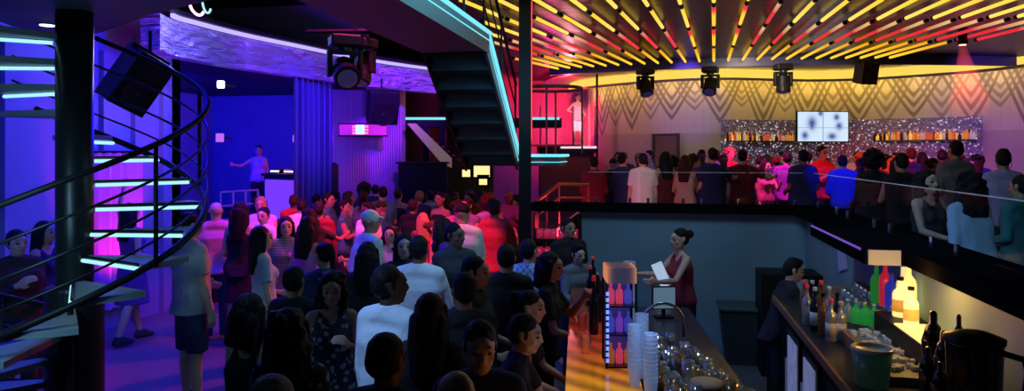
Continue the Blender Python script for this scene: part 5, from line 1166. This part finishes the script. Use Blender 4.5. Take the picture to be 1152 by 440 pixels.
up(1096, 191, 5.35, dict(sex='f', hair='curly', arms=('bent', 'table'), top='shirt', fat=1.2, lean=8, voxel=.011), 190, 'person in a pale blue-white shirt, back turned, close behind the right-hand glass', sk='light', tc='pale blue', bc='black')
up(1146, 196, 6.2, dict(hair='short', arms=('bent', 'bent'), top='shirt', voxel=.014), 200, 'dim figure in a teal shirt right of the pale blue-white shirt', sk='tan', tc='teal', bc='black')
up(1128, 168, 8.4, 'm2', 170, 'man in a lavender-lit shirt by the right-hand wall', sk='tan', tc='lavender', bc='black')
up(690, 178, 12.2, 'm3', 160, 'capped man in a dark jacket just beyond the blue-grey shirt', sk='tan', tc='black', bc='black')
ZONES_UP = [(640, 735, 'left of the tan doorway'), (735, 812, 'right of the tan doorway'), (812, 893, 'under the shorter amber shelf'), (893, 985, 'below the screen'), (985, 1060, 'under the longer amber shelf'), (1060, 1240, 'by the red beam')]
COL_UP = ['black', 'charcoal', 'navy', 'dark blue', 'maroon', 'purple', 'grey', 'lavender', 'pink', 'brown', 'blue', 'red', 'light grey']
nu = fill([(11.6, .6, 965, 1190), (12.9, .54, 655, 1185), (13.5, .52, 660, 1180), (14.1, .5, 660, 1150), (14.8, .5, 665, 1110), (15.4, .5, 670, 1050)], ZONES_UP, COL_UP, U, 'the upper crowd there', (1.6, 1.8), 8, lambda x, y: y > 9.9 and x > -.9 and x < 8 and min((x-w_[0])**2+(y-w_[1])**2 for w_ in wc) > 4.4, gap=.47)
print('crowd', nd, nu)
# ---- bartenders, DJ, dancer
ms = q(sex='f', hair='bun', arms=(((.3, .7, -.65), (.2, 1, .15)),)*2, top='tank', lean=6, voxel=.010); 
person_at(769, 256, 7.6, 0, ms, -75, 'female bartender with tied-back dark hair and red tank top holding up a paper', sk='light', tc='wine', bc='black')
x, y = XY(744, 7.5)
t = thing('order_pad', 'bright white order pad held up in front of the female bartender', 'order pad', (x, y, ZAT(309, 7.5)), YAW-.5); MB().box(-.06, .06, -.006, .006, -.13, .13, Matrix.Rotation(-.45, 4, 'Y')).build('sheet', mat('paper_lit', (.8, .85, .9), .5, em=(.6, .75, .9), es=.5), t)
ms = q(hair='quiff', arms=(((.2, .75, -.6), (-.25, .9, -.15)),)*2, top='sweater', lean=18, pitch=4, voxel=.010)
person_at(873, 288, 6.55, 0, ms, 85, 'male bartender in black with swept hair leaning in profile on the back bar', sk='light', tc='black', bc='black')
ms = q(sex='f', hair='bun', arms=('bent', 'out'), top='tank', voxel=.014)
person_at(291, 169, 16.1, .95, ms, 10, 'DJ in a dark top behind the violet booth with one arm raised', sk='light', tc='lavender', bc='black', Ht=1.68)
ms = q(sex='f', hair='pony', arms=('bent', 'hip'), top='strapless', bottom='shorts', shoes=True, voxel=.014)
person_at(650, 106, 18.9, gz, ms, 15, 'go-go dancer in pale outfit standing on the podium in red light', sk='light', hc='brown', tc='light grey', bc='white', Ht=1.4)
for ch in bpy.context.scene.objects:
    if ch.parent and ch.name.startswith('shoe') and 'podium' in (ch.parent.get('label') or ''): ch.material_slots[0].material = CLOTH['white']
# ------------------------------------------------------------------ lights
def light(kind, name, loc, energy, col, target=None, size=.1, angle=60, blend=.6):
    l = bpy.data.lights.new(name, kind); l.energy = energy; l.color = col
    if kind == 'AREA': l.size = size
    else: l.shadow_soft_size = size
    if kind == 'SPOT': l.spot_size = math.radians(angle); l.spot_blend = blend
    o = bpy.data.objects.new(name, l); C.objects.link(o); o.location = loc
    if target is not None: o.rotation_euler = (Vector(target)-Vector(loc)).to_track_quat('-Z', 'Y').to_euler()
    return o
BLUE = (.004, .005, 1); VIO = (.25, .04, 1); RED = (1, .03, .06); PINK = (1, .05, .45); CYAN = (.2, .6, 1); YEL = (1, .62, .1)
# blue wash of the left wall, stage and fascia
light('AREA', 'blue_wash', (-5.0, 8.3, 3.7), 150, BLUE, (-7.6, 7.0, 1.6), .6)
light('SPOT', 'blue_wash_near', (-5.6, 3.6, 3.3), 150, BLUE, (-7.5, 6.2, 1.6), .2, 110)
light('SPOT', 'blue_jamb', (-5.2, 9.4, 3.9), 330, BLUE, (-7.5, 9.6, 1.6), .2, 70)
light('SPOT', 'blue_stage', (-9.3, 12.3, 3.85), 900, BLUE, (-9.4, 17.4, 1.4), .3, 130)
light('POINT', 'blue_stage_left', (-11, 13, 3.2), 260, BLUE, None, .3)
light('SPOT', 'violet_fluted', (-3.4, 11.6, 5.6), 2600, (.22, .01, 1), (-6.6, 15.6, 2.2), .2, 50)
light('SPOT', 'blue_curtain', (-3.6, 10.2, 5.2), 1500, BLUE, (-7.0, 12.8, 2.0), .3, 45)
light('SPOT', 'violet_fascia', (-3.8, 9.4, 3.1), 900, (.16, .02, 1), (-6.4, 12.4, 4.2), .2, 70)
light('SPOT', 'violet_fascia_near', (-5.0, 8.6, 3.1), 260, (.06, .05, 1), (-6.8, 10.2, 4.2), .2, 60)
light('POINT', 'curl_glow', P(228, 22, 9.8), 60, (.4, .4, 1), None, .05)  # added light beside the neon curl to brighten the fascia end
light('SPOT', 'magenta_drape_light', (-6.5, 8.5, .15), 150, (1, .03, .5), (-7.4, 8.5, 1.9), .05, 58)
light('POINT', 'stage_pink', booth_pt(bw*.35, .1)+Vector((0, 0, .25)), 14, PINK, None, .1)
# dance floor
light('SPOT', 'red_front', (-3.1, 8.3, 5.3), 3200, RED, (-3.5, 11.6, 1.3), .15, 80)
light('SPOT', 'red_column_spot', (-2.0, 10.4, 3.4), 900, RED, (-2.9, 8.8, 1.3), .15, 70)
light('SPOT', 'pink_mid', (-3.2, 7.4, 5.6), 1200, PINK, (-4.3, 9.6, 1.2), .15, 55)
light('SPOT', 'pink_far', (-3.0, 12.5, 5.8), 1800, (1, .05, .6), (-3.9, 15.0, 1.2), .15, 70)
light('SPOT', 'blue_floor', (-6.6, 7.4, 5.8), 800, BLUE, (-4.4, 7.0, 1.0), .2, 80)
light('SPOT', 'blue_near', (-4.9, 3.2, 5.6), 420, (.06, .1, 1), (-1.8, 4.0, 1.2), .2, 70)
light('SPOT', 'white_jacket_key', (-2.6, 2.6, 3.4), 190, (.26, .5, 1), (-1.5, 4.2, 1.0), .1, 26)
light('SPOT', 'pale_shirt_key', (-2.4, 3.4, 3.4), 160, (.26, .5, 1), (-1.8, 5.9, 1.4), .1, 24)
light('POINT', 'red_column', (-1.25, 10.1, 1.3), 50, RED, None, .1)
light('SPOT', 'red_column_front', (-3.0, 6.9, 4.7), 1100, RED, (-2.3, 9.8, 1.3), .1, 46)
light('SPOT', 'violet_far', (-4.2, 15.5, 5.5), 350, VIO, (-4.6, 15.8, 1.2), .2, 80)
# red zone
light('SPOT', 'red_podium', P(632, 85, 18.5), 1500, (1, .02, .05), P(640, 105, 22.4), .1, 75)
light('SPOT', 'dancer_key', P(659, 118, 15.6), 900, (1, .32, .4), P(650, 133, 18.9), .1, 17)
light('POINT', 'dancer_fill', P(641, 122, 17.5), 45, (1, .3, .4), None, .1)  # added point light in front of the dancer to brighten her
light('POINT', 'magenta_corner', P(618, 145, 21.0), 70, (1, .02, .35), None, .1)
# spiral and bar wash
light('SPOT', 'stair_fill', (-3.6, 1.2, 3.3), 130, (.35, .7, 1), (-4.7, 4.6, 1.3), .3, 50)
light('AREA', 'bar_wash', (-.1, 6.4, 4.0), 32, (.38, .7, 1), (.4, 9.2, .9), .9)
light('SPOT', 'bar_work', (.2, 5.4, 3.6), 30, (.75, .85, .9), (.2, 4.6, .9), .1, 45)
light('POINT', 'tower_blue', (-.05, 3.9, 1.6), 2.5, (.3, .5, 1), None, .05)  # added light that turns the cup stacks bluish
light('POINT', 'riser_spill', (1.52, 4.68, 1.62), 7, (1, .45, .07), None, .06)  # light hidden behind the bottles, added for the golden wall glow
light('SPOT', 'wall_spill', (1.45, 4.4, 1.5), 3, (1, .45, .07), (1.75, 3.6, 1.36), .1, 110)  # added spot carrying that glow along the wall
light('SPOT', 'glass_pale', (.6, 5.8, 3.9), 40, (.5, .7, 1), (1.5, 5.8, 1.2), .1, 45)
# area lights added to carry the teal light of the led edges
light('AREA', 'stringer_teal', (-1.35, 8.0, 3.2), 3, (.15, .7, 1), (-1.8, 8.0, 3.1), .8)
light('AREA', 'walkway_teal', (-1.2, 6.0, 3.9), 14, (.15, .7, 1), (-1.78, 6.0, 3.6), .9)
light('AREA', 'tread_teal', (sx+.5, sy-1.6, 2.1), 7, (.3, .75, 1), (sx, sy, 1.6), .5)
# upper level
for i in range(8, len(FW)-20, 7):
    p, n_ = FW[i]; light('POINT', 'cove_wash', p+n_*.34+Vector((0, 0, 4.2)), 6, YEL if i < 95 else (1, .62, .25), None, .05)
light('SPOT', 'violet_wall', P(770, 70, 12.5), 330, (.2, .08, 1), P(775, 115, 17.8), .1, 24)
light('SPOT', 'violet_wall_right', P(1100, 60, 10.5), 420, (.4, .12, .9), P(1140, 125, 15.3), .1, 36)
light('SPOT', 'wall_fill', P(850, 66, 12), 230, (1, .82, .6), P(880, 120, 17.8), .3, 75)
light('SPOT', 'violet_crowd', P(770, 60, 13.6), 1500, (.2, .03, 1), P(745, 190, 13.8), .15, 90)
light('SPOT', 'magenta_crowd', P(860, 62, 12.2), 1100, (1, .03, .4), P(855, 185, 13.4), .15, 50)
light('SPOT', 'red_crowd', P(925, 60, 10.6), 420, (1, .02, .03), P(928, 180, 12.0), .1, 28)
light('SPOT', 'blue_crowd', P(960, 60, 9.0), 600, BLUE, P(945, 190, 11.4), .1, 22)
light('SPOT', 'red_crowd_far', P(1000, 70, 10.5), 800, (1, .03, .03), P(1000, 185, 13.5), .1, 45)
light('SPOT', 'violet_crowd_right', P(1110, 70, 10), 500, (.45, .05, 1), P(1120, 180, 12.5), .1, 50)
light('SPOT', 'ledge_key', P(725, 40, 7.2), 130, (1, .75, .65), P(724, 195, 11.6), .1, 13)
light('SPOT', 'glass_people_fill', (.9, 2.2, 4.1), 170, (.35, .7, 1), (2.4, 5.8, 1.9), .1, 42)  # added spot so the people behind the glass show
# world
w = bpy.data.worlds.new('night'); bpy.context.scene.world = w; w.use_nodes = True; w.node_tree.nodes['Background'].inputs[0].default_value = (.1, .16, .5, 1); w.node_tree.nodes['Background'].inputs[1].default_value = .012
# camera
cam = bpy.data.cameras.new('camera'); co = bpy.data.objects.new('camera', cam); C.objects.link(co)
co.location = (0, 0, CAMZ); co.rotation_euler = (PI/2, 0, YAW); cam.sensor_width = 36; cam.lens = FPX/1152*36; cam.shift_y = -(220-HORIZON)/1152; cam.clip_end = 200; cam.clip_start = .05
sc = bpy.context.scene; sc.camera = co
sc.view_settings.view_transform = 'Standard'; sc.view_settings.look = 'None'; sc.view_settings.exposure = 0
sc.cycles.use_denoising = True; sc.cycles.max_bounces = 6; sc.cycles.transparent_max_bounces = 12; sc.cycles.sample_clamp_indirect = 4; sc.cycles.caustics_reflective = False; sc.cycles.caustics_refractive = False
